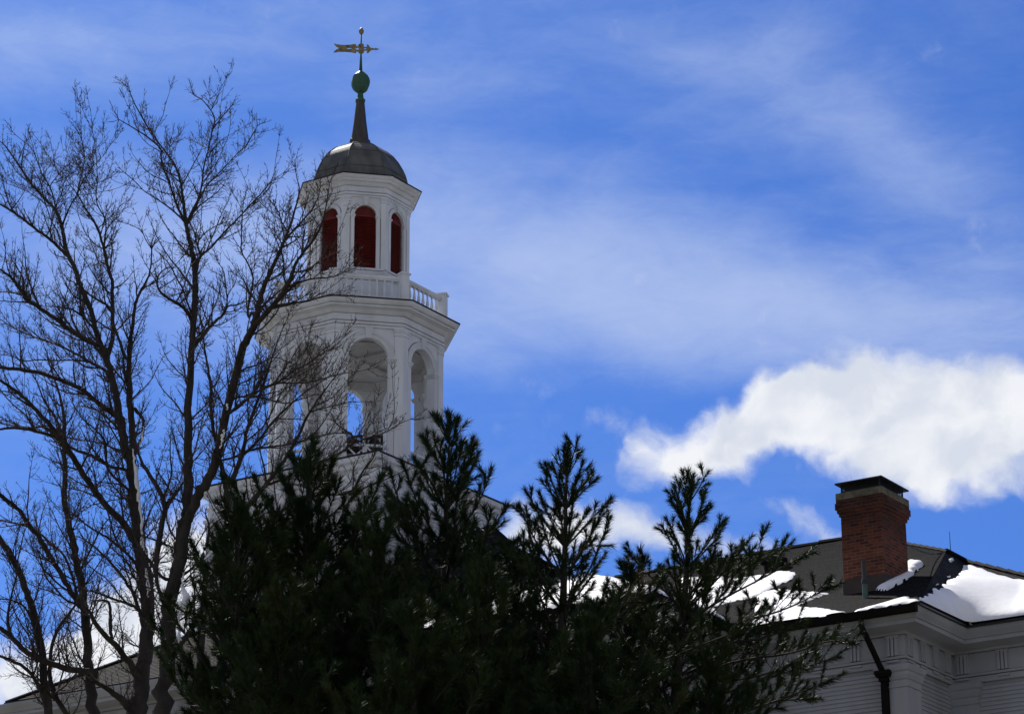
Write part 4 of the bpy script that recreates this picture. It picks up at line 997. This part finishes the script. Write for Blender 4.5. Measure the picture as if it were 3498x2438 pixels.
TREE_MID = [
    (c4([(770, 1700, 150), (770, 1600, 135), (800, 1450, 112), (830, 1300, 96), (850, 1100, 92), (845, 900, 92), (820, 700, 90), (800, 550, 84), (778, 400, 76), (765, 200, 66), (750, 60, 62)]) + f3([(985, 1480, 78), (965, 1350, 76), (940, 1220, 72), (915, 1080, 66), (890, 940, 60), (855, 800, 58), (820, 700, 54), (760, 560, 46), (740, 420, 44), (690, 290, 44), (640, 170, 44), (610, 80, 42), (580, -20, 38)]) + f0([(610, 1470, 42), (585, 1300, 40), (565, 1190, 34), (520, 1080, 28), (440, 1000, 26), (370, 920, 26), (300, 850, 22), (230, 740, 20), (170, 650, 18), (120, 570, 16), (60, 490, 12), (0, 440, 8)]), None, 2.2, .95, 1),
    (f3([(1030, 1480, 70), (1040, 1380, 60), (1020, 1220, 56), (1010, 1050, 54), (1005, 900, 52), (1005, 740, 46), (1010, 620, 36), (1035, 480, 32), (1050, 330, 28), (1080, 230, 24), (1130, 150, 20), (1175, 60, 16), (1185, -20, 13)]) + f0([(1390, 1440, 14)]), 0, -1.0, .9, 1),
    (f0([(1390, 1440, 12), (1420, 1390, 11), (1475, 1340, 8)]), 1, .2, 0, 1),
    (f0([(1390, 1440, 11), (1340, 1370, 10), (1300, 1270, 8), (1200, 1220, 6), (1100, 1190, 5)]), 1, -.3, .6, 1),
    (f3([(880, 590, 40), (885, 480, 36), (880, 330, 34), (880, 210, 32), (885, 110, 30), (850, 30, 26)]) + f0([(940, 1370, 24), (870, 1180, 20), (790, 1080, 15), (720, 940, 12), (650, 860, 8), (590, 740, 6), (520, 680, 4)]), 0, 1.2, .85, 1),
    (f0([(985, 1560, 24), (950, 1400, 22), (980, 1240, 16), (960, 1140, 14), (880, 1020, 12), (900, 830, 10), (895, 640, 9), (880, 480, 8), (860, 370, 7), (800, 240, 6), (740, 100, 4)]), 4, -.7, .75, 1),
    (f0([(715, 940, 16), (745, 800, 14), (785, 640, 11), (780, 500, 8), (740, 400, 5)]), 4, .7, .6, 1),
    (f0([(590, 1190, 20), (640, 1060, 15), (710, 950, 13), (790, 760, 8), (900, 650, 6), (990, 550, 5), (1060, 400, 4)]), 0, -.9, .6, 1),
    (f0([(520, 1080, 18), (500, 960, 16), (460, 850, 14), (390, 750, 12), (350, 620, 10), (300, 500, 8), (220, 450, 6), (130, 370, 5)]), 0, -.5, .7, 1),
    (f0([(470, 850, 12), (530, 780, 10), (580, 720, 9), (600, 680, 7), (720, 630, 4)]), 8, .6, .6, 1),
    (f0([(420, 1040, 12), (400, 900, 11), (370, 800, 8), (300, 660, 6), (200, 560, 4)]), 0, .9, .6, 1),
    (f0([(600, 1480, 34), (480, 1360, 30), (400, 1300, 28), (300, 1230, 26), (220, 1160, 24), (110, 1080, 22), (0, 1020, 18)]), 0, -1.6, .8, 1),
    (f0([(70, 1050, 12), (50, 980, 9), (0, 900, 6)]), 11, .2, .3, 1),
    (f0([(560, 1400, 16), (545, 1290, 16), (470, 1180, 12), (430, 1020, 10), (330, 950, 8), (200, 880, 6), (80, 840, 4)]), 0, -.5, .7, 1),
    (f3([(840, 640, 40), (720, 600, 38), (580, 520, 36), (430, 400, 36), (330, 330, 34), (230, 270, 36), (180, 200, 30), (120, 110, 24), (60, 50, 20), (-20, 0, 14)]), 0, -2.0, .9, 1),
    (f3([(180, 160, 20), (195, 100, 18), (150, 20, 12), (100, -60, 8)]), 14, .4, .5, 1),
    (f3([(200, 270, 14), (130, 270, 10), (0, 260, 7)]), 14, -.5, .4, 1), (f3([(170, 210, 14), (90, 195, 11), (-10, 190, 8)]), 14, .5, .4, 1),
    (f3([(470, 420, 12), (490, 300, 11), (530, 190, 9), (555, 90, 6)]), 14, .5, .5, 1),
    (f3([(800, 690, 30), (720, 590, 28), (620, 520, 24), (520, 460, 18), (440, 410, 12)]), 0, 1.0, .5, 1),
    (f3([(780, 540, 22), (700, 440, 20), (620, 360, 18), (540, 320, 13), (460, 310, 10), (330, 305, 7)]), 0, -.9, .6, 1),
    (f3([(620, 350, 14), (635, 260, 12), (630, 190, 9)]), 20, .3, .3, 1),
    (f3([(860, 840, 30), (780, 780, 28), (690, 740, 24), (600, 680, 20), (480, 620, 18), (380, 580, 16), (260, 540, 13), (130, 490, 11), (0, 400, 8)]), 0, 1.6, .8, 1),
    (f3([(700, 745, 15), (600, 725, 14), (450, 730, 12), (300, 720, 12), (180, 735, 10), (90, 690, 8), (0, 680, 6)]), 22, -.5, .6, 1),
    (f3([(930, 1190, 48), (850, 1130, 44), (760, 1060, 40), (650, 960, 38), (540, 910, 36), (440, 870, 34), (330, 830, 34), (200, 800, 32), (80, 790, 32), (-20, 780, 28)]), 0, -1.8, .9, 1),
    (f3([(900, 1240, 24), (830, 1170, 22), (740, 1110, 20), (670, 1090, 14)]), 0, .8, .6, 1),
    (c4([(790, 600, 50), (740, 500, 46), (640, 400, 42), (560, 300, 40), (490, 210, 38), (430, 90, 36), (370, 10, 34)]) + f3([(520, 1390, 46), (450, 1320, 44), (380, 1230, 38), (270, 1100, 36), (190, 1020, 32), (90, 940, 28), (0, 880, 24), (-60, 850, 20)]), 0, -2.2, .9, 1),
    (f3([(440, 1330, 34), (320, 1290, 28), (200, 1260, 26), (90, 1250, 24), (0, 1260, 20), (-60, 1270, 14)]), 26, -.5, .7, 1),
    (f3([(410, 1290, 22), (340, 1240, 20), (250, 1255, 16), (120, 1240, 14), (0, 1215, 10)]), 26, .6, .6, 1),
    (f3([(840, 1560, 26), (760, 1500, 30), (680, 1460, 28), (580, 1430, 24), (500, 1380, 20)]), 0, -.6, .7, 1),
    (f3([(980, 1480, 20), (900, 1430, 16), (820, 1390, 15), (720, 1360, 13), (600, 1350, 11), (510, 1330, 9)]), 0, 1.0, .5, 1),
    (f3([(830, 1600, 22), (825, 1480, 20), (820, 1360, 18), (780, 1310, 15), (720, 1250, 12), (640, 1190, 10), (560, 1060, 7)]), 0, -1.4, .6, 1),
    (f3([(1040, 1100, 34), (1080, 1150, 30), (1115, 1190, 28), (1115, 1280, 26), (1105, 1350, 22), (1070, 1410, 16)]), 1, -.2, .3, 1),
    (f3([(960, 680, 26), (930, 560, 24), (900, 480, 20)]), 1, .3, .4, 1), (f3([(985, 900, 30), (960, 780, 24), (965, 650, 20), (920, 540, 16)]), 1, .4, .5, 1),
    (f3([(830, 290, 20), (760, 260, 18), (680, 200, 16), (620, 140, 12)]), 4, -.6, .5, 1),
    (f3([(825, 300, 14), (815, 200, 12), (795, 90, 10), (790, -20, 8)]) + f0([(905, 1570, 10), (870, 1480, 9), (840, 1390, 8), (810, 1300, 5)]), 4, .5, .6, 1),
    (c4([(800, 1000, 26), (780, 900, 26), (730, 820, 22), (660, 720, 18), (560, 620, 14), (480, 560, 9)]), 0, .8, .7, 1),
    (c4([(770, 690, 20), (680, 600, 18), (600, 540, 14), (520, 500, 12), (430, 420, 9)]), 0, -.9, .6, 1),
    (c4([(800, 970, 20), (740, 940, 18), (650, 915, 16), (560, 870, 12), (490, 860, 9)]), 0, -1.0, .4, 1),
    (c4([(770, 1330, 46), (720, 1250, 40), (640, 1160, 36), (560, 1080, 32), (520, 1000, 24), (490, 960, 16)]), 0, -1.2, .6, 1),
    (c4([(640, 1150, 20), (630, 1080, 26), (635, 980, 22), (620, 915, 16), (540, 920, 11)]), 40, .2, .3, 1),
    (c4([(740, 1540, 60), (690, 1490, 44), (620, 1440, 34), (540, 1390, 26)]), 0, -.6, .5, 1),
]
TREE_RIGHT = [
    (c4([(940, 1700, 118), (940, 1480, 112), (955, 1250, 100), (970, 1050, 94), (990, 850, 90), (1030, 700, 88), (1060, 550, 84), (1080, 400, 74), (1090, 250, 64), (1095, 100, 58), (1090, 10, 54)]) + f1([(355, 1560, 58), (365, 1400, 56), (385, 1200, 54), (385, 1050, 52), (385, 920, 48), (355, 780, 40), (330, 650, 36), (315, 560, 34), (300, 440, 26), (290, 330, 22), (270, 220, 20), (225, 100, 16), (150, 10, 13)]) + c5([(690, 220, 8), (640, 140, 7), (600, 60, 5), (585, 10, 4)]), None, 1.6, .9, 1),
    (f1([(305, 560, 26), (260, 470, 22), (215, 340, 18), (180, 240, 16), (140, 140, 14), (120, 30, 10)]) + c5([(740, 300, 10), (680, 240, 8), (600, 190, 6), (540, 155, 4)]), 0, -.8, .8, 1),
    (f1([(335, 560, 28), (400, 450, 22), (430, 350, 18), (450, 240, 16), (460, 120, 14), (495, 20, 12)]) + c5([(960, 200, 9), (975, 150, 7), (920, 70, 5), (880, 50, 4)]), 0, .8, .8, 1),
    (c5([(965, 195, 7), (1000, 150, 6), (1050, 95, 4)]), 2, .2, .5, 1),
    (f1([(440, 370, 16), (470, 300, 14), (560, 210, 12), (650, 120, 10), (740, 20, 8)]) + c5([(1110, 280, 7), (1160, 190, 4)]), 2, .7, .7, 1),
    (f1([(300, 560, 18), (230, 490, 15), (150, 430, 12), (60, 370, 10), (-20, 320, 8)]) + c5([(620, 440, 5), (560, 390, 4)]), 0, -1.0, .7, 1),
    (f1([(395, 960, 30), (410, 880, 26), (430, 830, 24), (510, 780, 20), (580, 690, 17), (660, 610, 15), (740, 530, 13), (830, 430, 12), (930, 330, 10), (970, 270, 8), (1080, 195, 5)]), 0, -.6, .8, 1),
    (f1([(430, 830, 20), (400, 740, 17), (440, 680, 12), (500, 630, 9), (600, 580, 6)]), 6, .5, .5, 1),
    (f1([(395, 720, 14), (380, 640, 12), (340, 560, 9)]), 7, .3, .4, 1),
    (f1([(360, 1330, 36), (290, 1230, 30), (200, 1180, 26), (120, 1130, 22), (85, 1060, 18), (95, 980, 14), (160, 930, 10)]), 0, -.9, .7, 1),
    (f1([(330, 1230, 18), (290, 1090, 16), (240, 1010, 13), (200, 920, 12), (140, 845, 9)]), 0, .5, .6, 1),
    (f1([(430, 1480, 40), (470, 1410, 32), (540, 1350, 26), (610, 1290, 22), (640, 1220, 16), (700, 1230, 12), (775, 1195, 8)]), 0, .8, .7, 1),
    (f1([(610, 1290, 16), (640, 1180, 14), (620, 1060, 12), (615, 960, 10), (560, 880, 6)]), 11, -.3, .7, 1),
    (f1([(640, 1140, 10), (700, 1050, 7), (710, 980, 5)]), 12, .4, .4, 1),
    # right-hand stem
    (c4([(1060, 560, 60), (1090, 450, 62), (1130, 350, 64), (1190, 240, 64), (1240, 150, 60), (1265, 60, 56)]) + f1([(740, 1580, 70), (800, 1470, 66), (840, 1390, 62), (860, 1300, 56), (890, 1190, 48), (930, 1060, 40), (990, 930, 34), (1050, 800, 30), (1095, 700, 26), (1150, 550, 20), (1185, 430, 15), (1210, 320, 10), (1180, 220, 6), (1175, 150, 4)]), 0, -1.2, .8, 1),
    (f1([(860, 1370, 50), (940, 1280, 46), (1020, 1200, 44), (1080, 1110, 42), (1130, 1020, 36), (1165, 910, 28), (1210, 840, 24), (1290, 750, 22), (1360, 640, 18), (1400, 530, 12), (1440, 280, 6)]), 14, -1.6, .8, 1),
    (f1([(1100, 1060, 20), (1070, 1000, 17), (1085, 880, 15), (1040, 760, 12), (1000, 670, 9), (930, 560, 6)]), 15, .6, .7, 1),
    (f1([(1080, 770, 18), (1180, 720, 10), (1230, 660, 6)]), 14, .4, .5, 1),
    (f1([(1090, 720, 22), (1180, 620, 18), (1280, 510, 14), (1350, 400, 9), (1370, 300, 5)]), 14, -.8, .6, 1),
    (f1([(1110, 650, 14), (1060, 570, 11), (1040, 480, 9), (960, 400, 6)]), 14, .8, .7, 1),
    (f1([(830, 1270, 24), (800, 1330, 22), (790, 1260, 20), (820, 1120, 18), (845, 1000, 16), (800, 900, 14), (745, 810, 13), (750, 700, 11), (755, 560, 9), (770, 400, 6)]), 14, .9, .7, 1),
    (f1([(890, 1260, 26), (950, 1190, 20), (1040, 1120, 15), (1100, 1060, 10)]), 14, .5, .5, 1),
    (f1([(1090, 1090, 24), (1200, 1050, 18), (1320, 1015, 15), (1450, 1015, 12), (1540, 980, 9), (1650, 930, 6)]), 15, -.6, .7, 1),
    (f1([(1010, 1230, 26), (1130, 1210, 20), (1230, 1200, 16), (1350, 1170, 14), (1450, 1150, 11), (1560, 1160, 7)]), 15, -.4, .6, 1),
    (f2([(400, 930, 30), (470, 880, 28), (560, 810, 26), (680, 730, 24), (780, 690, 22), (860, 650, 20), (930, 580, 18), (1020, 550, 14), (1100, 490, 10), (1180, 440, 7)]), 14, -1.4, .8, 1),
    (f2([(440, 800, 22), (540, 790, 19), (660, 800, 17), (760, 830, 14), (880, 855, 12), (960, 820, 10), (1100, 780, 6)]), 14, .8, .6, 1),
    (f2([(700, 720, 18), (800, 690, 16), (920, 690, 15), (1030, 690, 12), (1150, 660, 9), (1300, 620, 7), (1500, 590, 5)]), 24, -.5, .8, 1),
    (f2([(540, 570, 16), (640, 550, 14), (740, 490, 12), (800, 490, 10), (900, 540, 8), (1020, 550, 6)]), 14, .6, .6, 1),
    # low stems behind the pines
    (c4([(1310, 900, 60), (1315, 700, 56)]) + f2([(400, 1560, 66), (390, 1500, 60), (350, 1350, 40), (320, 1200, 36), (290, 1050, 32), (270, 880, 28), (275, 700, 26), (250, 560, 20), (230, 430, 14), (215, 300, 10), (190, 120, 6)]), None, .6, .7, 1),
    (f2([(410, 1500, 50), (450, 1400, 46), (500, 1300, 40), (530, 1180, 34), (545, 1080, 30), (600, 920, 26), (680, 720, 20), (740, 530, 15), (790, 380, 11), (840, 260, 8), (900, 130, 5)]), 28, -.6, .8, 1),
    (f2([(530, 1240, 26), (640, 1140, 22), (760, 980, 20), (900, 850, 16), (1010, 760, 12), (1200, 640, 7)]), 29, -.8, .9, 1),
    (f2([(340, 1290, 22), (450, 1270, 20), (530, 1220, 22), (700, 1190, 20), (900, 1170, 17), (1050, 1120, 14), (1180, 1090, 12), (1310, 1080, 10), (1400, 1110, 7)]), 28, -1.0, .6, 1),
    (f2([(560, 1650, 40), (700, 1480, 36), (820, 1330, 32), (880, 1240, 30), (960, 1090, 26), (1020, 960, 22), (1080, 860, 18), (1200, 700, 12), (1280, 600, 8), (1320, 480, 5)]), 28, -1.4, .9, 1),
    (f2([(1040, 920, 16), (1130, 890, 13), (1250, 870, 10), (1350, 840, 8), (1480, 840, 5)]), 32, .6, .7, 1),
    (f2([(700, 1480, 24), (900, 1420, 22), (1060, 1330, 20), (1250, 1260, 18), (1390, 1160, 16), (1500, 1120, 14), (1620, 1090, 10), (1750, 1010, 7), (1830, 980, 5)]), 32, -.8, .8, 1),
    (f2([(1250, 1260, 14), (1400, 1150, 18), (1360, 1080, 22), (1330, 1075, 16), (1240, 1000, 8)]), 34, .4, .6, 1),
    (f2([(900, 1600, 26), (1150, 1560, 22), (1370, 1560, 20), (1420, 1450, 20), (1470, 1360, 16), (1550, 1270, 10), (1560, 1120, 6), (1540, 1020, 4)]), 28, -1.0, .9, 1),
    (f2([(1370, 1560, 20), (1520, 1490, 16), (1650, 1440, 12), (1790, 1380, 8)]), 36, -.4, .8, 1),
    (c4([(1180, 900, 44), (1190, 750, 36), (1160, 700, 28), (1200, 580, 22), (1215, 500, 16), (1190, 420, 8)]), None, .4, .4, 1),
    (c4([(1010, 1230, 30), (1060, 1150, 32), (1120, 1060, 34), (1200, 920, 36), (1230, 780, 30), (1290, 620, 24), (1330, 520, 14)]), 0, -.6, .5, 1),
    (c4([(1000, 800, 26), (970, 810, 24), (900, 760, 18), (830, 640, 12)]), 0, -.5, .4, 1),
    (c4([(1160, 705, 16), (1100, 660, 14), (1010, 620, 12), (900, 570, 11), (820, 545, 8)]), 0, .4, .4, 1),
    (c4([(960, 980, 36), (930, 900, 26), (900, 820, 22), (905, 640, 40), (935, 480, 36), (965, 370, 34), (900, 240, 28), (830, 140, 22), (800, 60, 14)]), 0, .7, .6, 1),
    (c4([(965, 370, 30), (1020, 300, 24), (1060, 240, 16)]), 42, .2, .3, 1),
    (c4([(945, 320, 16), (1000, 200, 13), (985, 80, 9), (990, -20, 6)]), 42, .4, .5, 1),
]
bare_tree('smaller bare tree with slim curved stems at far left, in front of the hall roof', 33.5, TREE_LEFT, 1.75)
tm = bare_tree('bare tree with snow-streaked trunk and long limbs arching to the left edge', 32.0, TREE_MID, 1.65)
tr = bare_tree('bare tree whose branches reach across the white tower, rightmost of the leafless trees', 31.0, TREE_RIGHT, 1.65)
# snow lodged on the trunks
def lodged(pts, depth, label):
    P_ = np.array([at(x, y, depth - .06) for x, y, w in pts]); w = np.array([q[2] for q in pts]) / 305 * .5
    P_, w = smooth_line(P_, w, 2); w = w * rng.uniform(.35, 1.15, len(w)); P_ = P_ + rng.normal(0, .008, P_.shape)
    s = Strands(); s.add(P_, w, 8); o = s.build('snow_clump', M['snow'], None)
    tag(o, label, 'snow', 'snow lodged on the bare trunks')
lodged(c4([(770, 40, 8), (780, 120, 26), (790, 220, 28), (800, 320, 28), (812, 420, 26), (820, 520, 22), (822, 600, 26), (840, 640, 30), (845, 670, 10)]), 31.85, 'long vertical streak of snow down the trunk left of the tallest bare trunk')
lodged(c4([(840, 730, 8), (850, 800, 26), (855, 860, 20), (850, 900, 8)]), 31.85, 'short snow streak low on the same trunk as the long streak')
lodged(c4([(1055, 760, 8), (1058, 790, 18), (1050, 820, 12), (1055, 870, 30), (1080, 915, 60), (1060, 970, 70), (1025, 1020, 34), (1030, 1080, 22), (1035, 1140, 50), (1020, 1165, 16)]), 30.75, 'thick clump of snow in the fork of the rightmost large bare trunk')
lodged(f2([(400, 850, 10), (400, 870, 24), (398, 890, 12)]), 30.3, 'tiny snow blob in an upper fork beside the belfry')
lodged(f2([(372, 1060, 10), (370, 1090, 40), (355, 1140, 28), (342, 1190, 14)]), 30.3, 'small bright snow streak on the leaning stem left of the belfry')
lodged(f3([(1115, 1250, 10), (1112, 1300, 18), (1100, 1370, 18), (1085, 1395, 10)]), 30.8, 'curved snow line along a broken hooked branch')

# ------------------------------------------------------------------ white pines in front
class Needles:
    def __init__(s): s.P = []; s.D = []; s.n = []; s.L = []
    def brush(s, pts, count, ln):
        pts = np.asarray(pts); k = len(pts) - 1
        u = rng.random(count) ** .55 * k; i = np.minimum(u.astype(int), k - 1); f = (u - i)[:, None]
        base = pts[i] * (1 - f) + pts[i + 1] * f
        t = pts[i + 1] - pts[i]; t /= np.linalg.norm(t, axis=1)[:, None] + 1e-9
        r = rng.normal(0, 1, (count, 3)); r -= t * np.sum(r * t, 1)[:, None]; r /= np.linalg.norm(r, axis=1)[:, None] + 1e-9
        an = np.radians(rng.uniform(10, 48, count))[:, None]
        s.P.append(base); s.D.append(t * np.cos(an) + r * np.sin(an)); s.L.append(ln * rng.uniform(.7, 1.1, count))
    def build(s, name, material, parent, wd=.0068):
        P_ = np.concatenate(s.P); D_ = np.concatenate(s.D); L_ = np.concatenate(s.L)[:, None]
        D_[:, 2] -= .06; r = rng.normal(0, 1, P_.shape); r -= D_ * np.sum(r * D_, 1)[:, None]; r /= np.linalg.norm(r, axis=1)[:, None] + 1e-9
        V_ = np.stack([P_ - r * wd * .5, P_ + r * wd * .5, P_ + D_ * L_ + np.array([0, 0, -.008])], 1).reshape(-1, 3)
        F_ = np.arange(len(V_)).reshape(-1, 3)
        return raw_mesh(name, V_, F_, material, parent)
def shoot_branch(W, N, p, d, ln, r0, ncount, nlen, lift=.10, inner=.35, depth=0):
    nseg = max(4, int(ln / .12)); br = wander(p, d, ln, nseg, .13, lift)
    W.add(br, np.linspace(r0, .0035, len(br)), 5 if r0 > .01 else 3)
    k0 = max(0, int(len(br) * inner) - 1)
    if ln > .34 and depth < 2:
        pos = .24 * ln; side = 1
        while pos < ln * .96:
            i = min(len(br) - 2, int(pos / ln * nseg)); t = unit(br[i + 1] - br[i])
            flat = unit(np.cross(t, UPV) + rng.normal(0, .35, 3)) * side; a = R(rng.uniform(32, 56))
            l2 = max(.15, (ln - pos) * .62 * rng.uniform(.6, 1.05)) if depth == 0 else max(.12, (ln - pos) * .5)
            l2 = min(l2, .9)
            shoot_branch(W, N, br[i], unit(t * math.cos(a) + flat * math.sin(a) + UPV * .22), l2, max(.0035, r0 * .5), ncount, nlen, lift * 1.1, .30, depth + 1)
            side = -side; pos += (.12 if depth == 0 else .125) * rng.uniform(.8, 1.3)
    tip = br[max(0, len(br) - 1 - max(2, int(.24 / max(.03, ln / nseg)))):] if ln > .3 else br[k0:]
    N.brush(tip, ncount, nlen)
    if ln > .5: N.brush(br[len(br) // 3:], int(ncount * 1.4), nlen)
def pine(label, top, depth, spread, base_px, whorl=.40, extra=(), ncount=105, low=5.0, seed=1, fullness=6, grow=.56, nlen=.122):
    global rng
    keep = rng; rng = np.random.default_rng(seed)
    T_ = at(top[0], top[1], depth); T_[2] -= .22; B_ = at(base_px[0], base_px[1], depth); bx = B_[0] + (B_[0] - T_[0]) * B_[2] / (T_[2] - B_[2]) * .6
    t = thing('pine_tree', label, 'pine tree', (bx, depth, 0), 0, 'dark pines in front of the tower')
    W = Strands(); N = Needles(); TK = Strands()
    tr_ = np.array([[bx, depth, -.1], [bx * .5 + B_[0] * .5, depth, B_[2] * .5], [B_[0], depth, B_[2]], (T_ + B_) / 2 + np.array([rng.normal(0, .03), 0, 0]), T_])
    hh = T_[2]
    tp, trd = smooth_line(tr_, np.array([.13 + hh * .008, .10, .052, .030, .006]), 3)
    TK.add(tp, trd, 9)
    zz = T_[2] - .20; w = 0
    N.brush(tp[-3:], 80, .12)
    top_pts = np.array([T_ - np.array([0, 0, .30]), T_]); N.brush(top_pts, 110, .12)
    for k in range(4):
        a = rng.uniform(0, 6.28); shoot_branch(W, N, T_ - np.array([0, 0, .02 + .06 * k]), np.array([math.cos(a) * .35, math.sin(a) * .35, 1]), rng.uniform(.12, .2), .005, ncount, .12)
    while zz > max(1.2, T_[2] - low):
        d = T_[2] - zz; i = int(np.argmin(np.abs(tp[:, 2] - zz))); c = tp[i].copy(); c[2] = zz
        nb = rng.integers(fullness - 1, fullness + 2); ph = rng.uniform(0, 6.28)
        for k in range(nb):
            a = ph + 2 * math.pi * k / nb + rng.uniform(-.3, .3)
            ln = min(spread, .28 + grow * d + max(0, d - 1.1) * .35) * rng.uniform(.7, 1.1)
            el = R(max(12, 62 - 15 * d) + rng.uniform(-8, 8))
            shoot_branch(W, N, c, np.array([math.cos(a) * math.cos(el), math.sin(a) * math.cos(el), math.sin(el)]), ln, .006 + .009 * ln, ncount if d < 4.5 else int(ncount * .7), nlen, .07)
        zz -= whorl * rng.uniform(.8, 1.15) * (1 if d < 4.2 else 1.5)
    for px, dd0, dd1 in extra:
        P_ = np.array([at(x, y, depth + dd0 + (dd1 - dd0) * i / (len(px) - 1)) for i, (x, y) in enumerate(px)])
        P_, r_ = smooth_line(P_, np.linspace(.016, .005, len(P_)), 2); TK.add(P_, r_, 6)
        p2, r2, L_ = resample(P_, r_, .06); pos = L_ * .16; side = 1
        while pos < L_:
            i = min(len(p2) - 2, int(pos / L_ * (len(p2) - 1))); tt = unit(p2[i + 1] - p2[i])
            flat = unit(np.cross(tt, UPV) + rng.normal(0, .5, 3)) * side; a = R(rng.uniform(30, 55))
            shoot_branch(W, N, p2[i], unit(tt * math.cos(a) + flat * math.sin(a) + UPV * .25), rng.uniform(.2, .52) * (1.15 - .55 * pos / L_), .005, int(ncount * 1.15), nlen, .12)
            side = -side; pos += .082 * rng.uniform(.7, 1.3)
        N.brush(p2[-6:], ncount * 2, nlen)
    print('needles', sum(len(q) for q in N.P))
    TK.build('trunk', M['pine_bark'], t); W.build('branches', M['pine_bark'], t, False); N.build('foliage', M['needle'], t)
    rng = keep
    return t
pine('dense dark pine with blunt top directly below the belfry, leftmost of the tall pines', (1047, 1510), 27.0, 1.75, (1052, 2300), seed=11, fullness=8, grow=.72, low=5.2)
pine('pine whose slender tip reaches highest, against the right side of the belfry', (1536, 1387), 27.8, 1.6, (1515, 2300), seed=22, fullness=6, low=5.2)
pine('open pine with starry tufts against blue sky, second from the right', (1933, 1493), 26.4, 1.45, (1905, 2300), seed=33, fullness=7, whorl=.38, grow=.44, ncount=90, nlen=.095, low=5.0, extra=[
    ([(1915, 2420), (2130, 2300), (2330, 2230), (2560, 2140)], -.2, -1.2), ])
pine('slim-tipped pine at right whose long sprays reach toward the chimney', (2352, 1585), 27.2, 1.05, (2300, 2300), seed=44, fullness=7, whorl=.38, grow=.44, ncount=90, nlen=.095, low=4.8, extra=[
    ([(2310, 2150), (2440, 2060), (2600, 1980), (2740, 1905)], -.1, -.6), ([(2310, 2210), (2480, 2140), (2680, 2090), (2830, 2010)], 0, -1.0),
    ([(2310, 2330), (2500, 2260), (2700, 2240), (2830, 2190), (2915, 2205)], 0, -.4), ([(2310, 2430), (2500, 2360), (2680, 2300), (2860, 2250)], .1, .6), ([(2320, 2050), (2450, 1960), (2560, 1930), (2680, 1880)], .1, .5),
    ([(2330, 2520), (2520, 2440), (2700, 2380), (2830, 2330)], 0, -.6), ([(2320, 2270), (2460, 2200), (2600, 2190), (2740, 2130)], -.3, -1.2), ([(2330, 2390), (2480, 2330), (2620, 2310), (2780, 2220)], .3, .9), ([(2330, 2480), (2500, 2420), (2640, 2400), (2790, 2390)], .2, .3)])
pine('low spreading pine at the left foot of the tower, in front of the bare trunks', (800, 1700), 26.2, 1.3, (810, 2420), grow=.66, seed=55, fullness=7, low=4.4)
pine('shorter bushy pine filling the gap between the dense pine and the highest pine', (1290, 1740), 26.0, 1.5, (1290, 2400), seed=66, fullness=7, low=4.4)
pine('short shaggy pine between the two right-hand pine tips', (2150, 1880), 27.9, 1.25, (2130, 2430), seed=77, fullness=6, low=4.2)
pine('low dark pine at the bottom edge in front of the other pines', (1650, 1930), 25.2, 1.6, (1650, 2450), seed=88, fullness=7, low=4.0)
pine('wide low pine at the bottom left, spreading over the hall cornice', (960, 1990), 25.4, 1.4, (950, 2450), seed=99, fullness=8, low=3.6)
pine('low pine at the bottom centre, below the highest pine tip', (1400, 2040), 24.6, 1.7, (1400, 2450), seed=111, fullness=8, low=3.6)
pine('low pine at the bottom, between the two right-hand trunks', (2020, 2080), 25.0, 1.6, (2020, 2460), seed=122, fullness=8, low=3.4)
pine('low pine at the bottom right, under the longest sprays', (2420, 2190), 26.0, 1.35, (2420, 2500), seed=133, fullness=7, low=3.0)
pine('short pine tucked against the trunk of the open pine, on its left side', (1760, 1850), 27.0, 1.2, (1750, 2430), seed=144, fullness=6, ncount=90, nlen=.10, low=3.8)
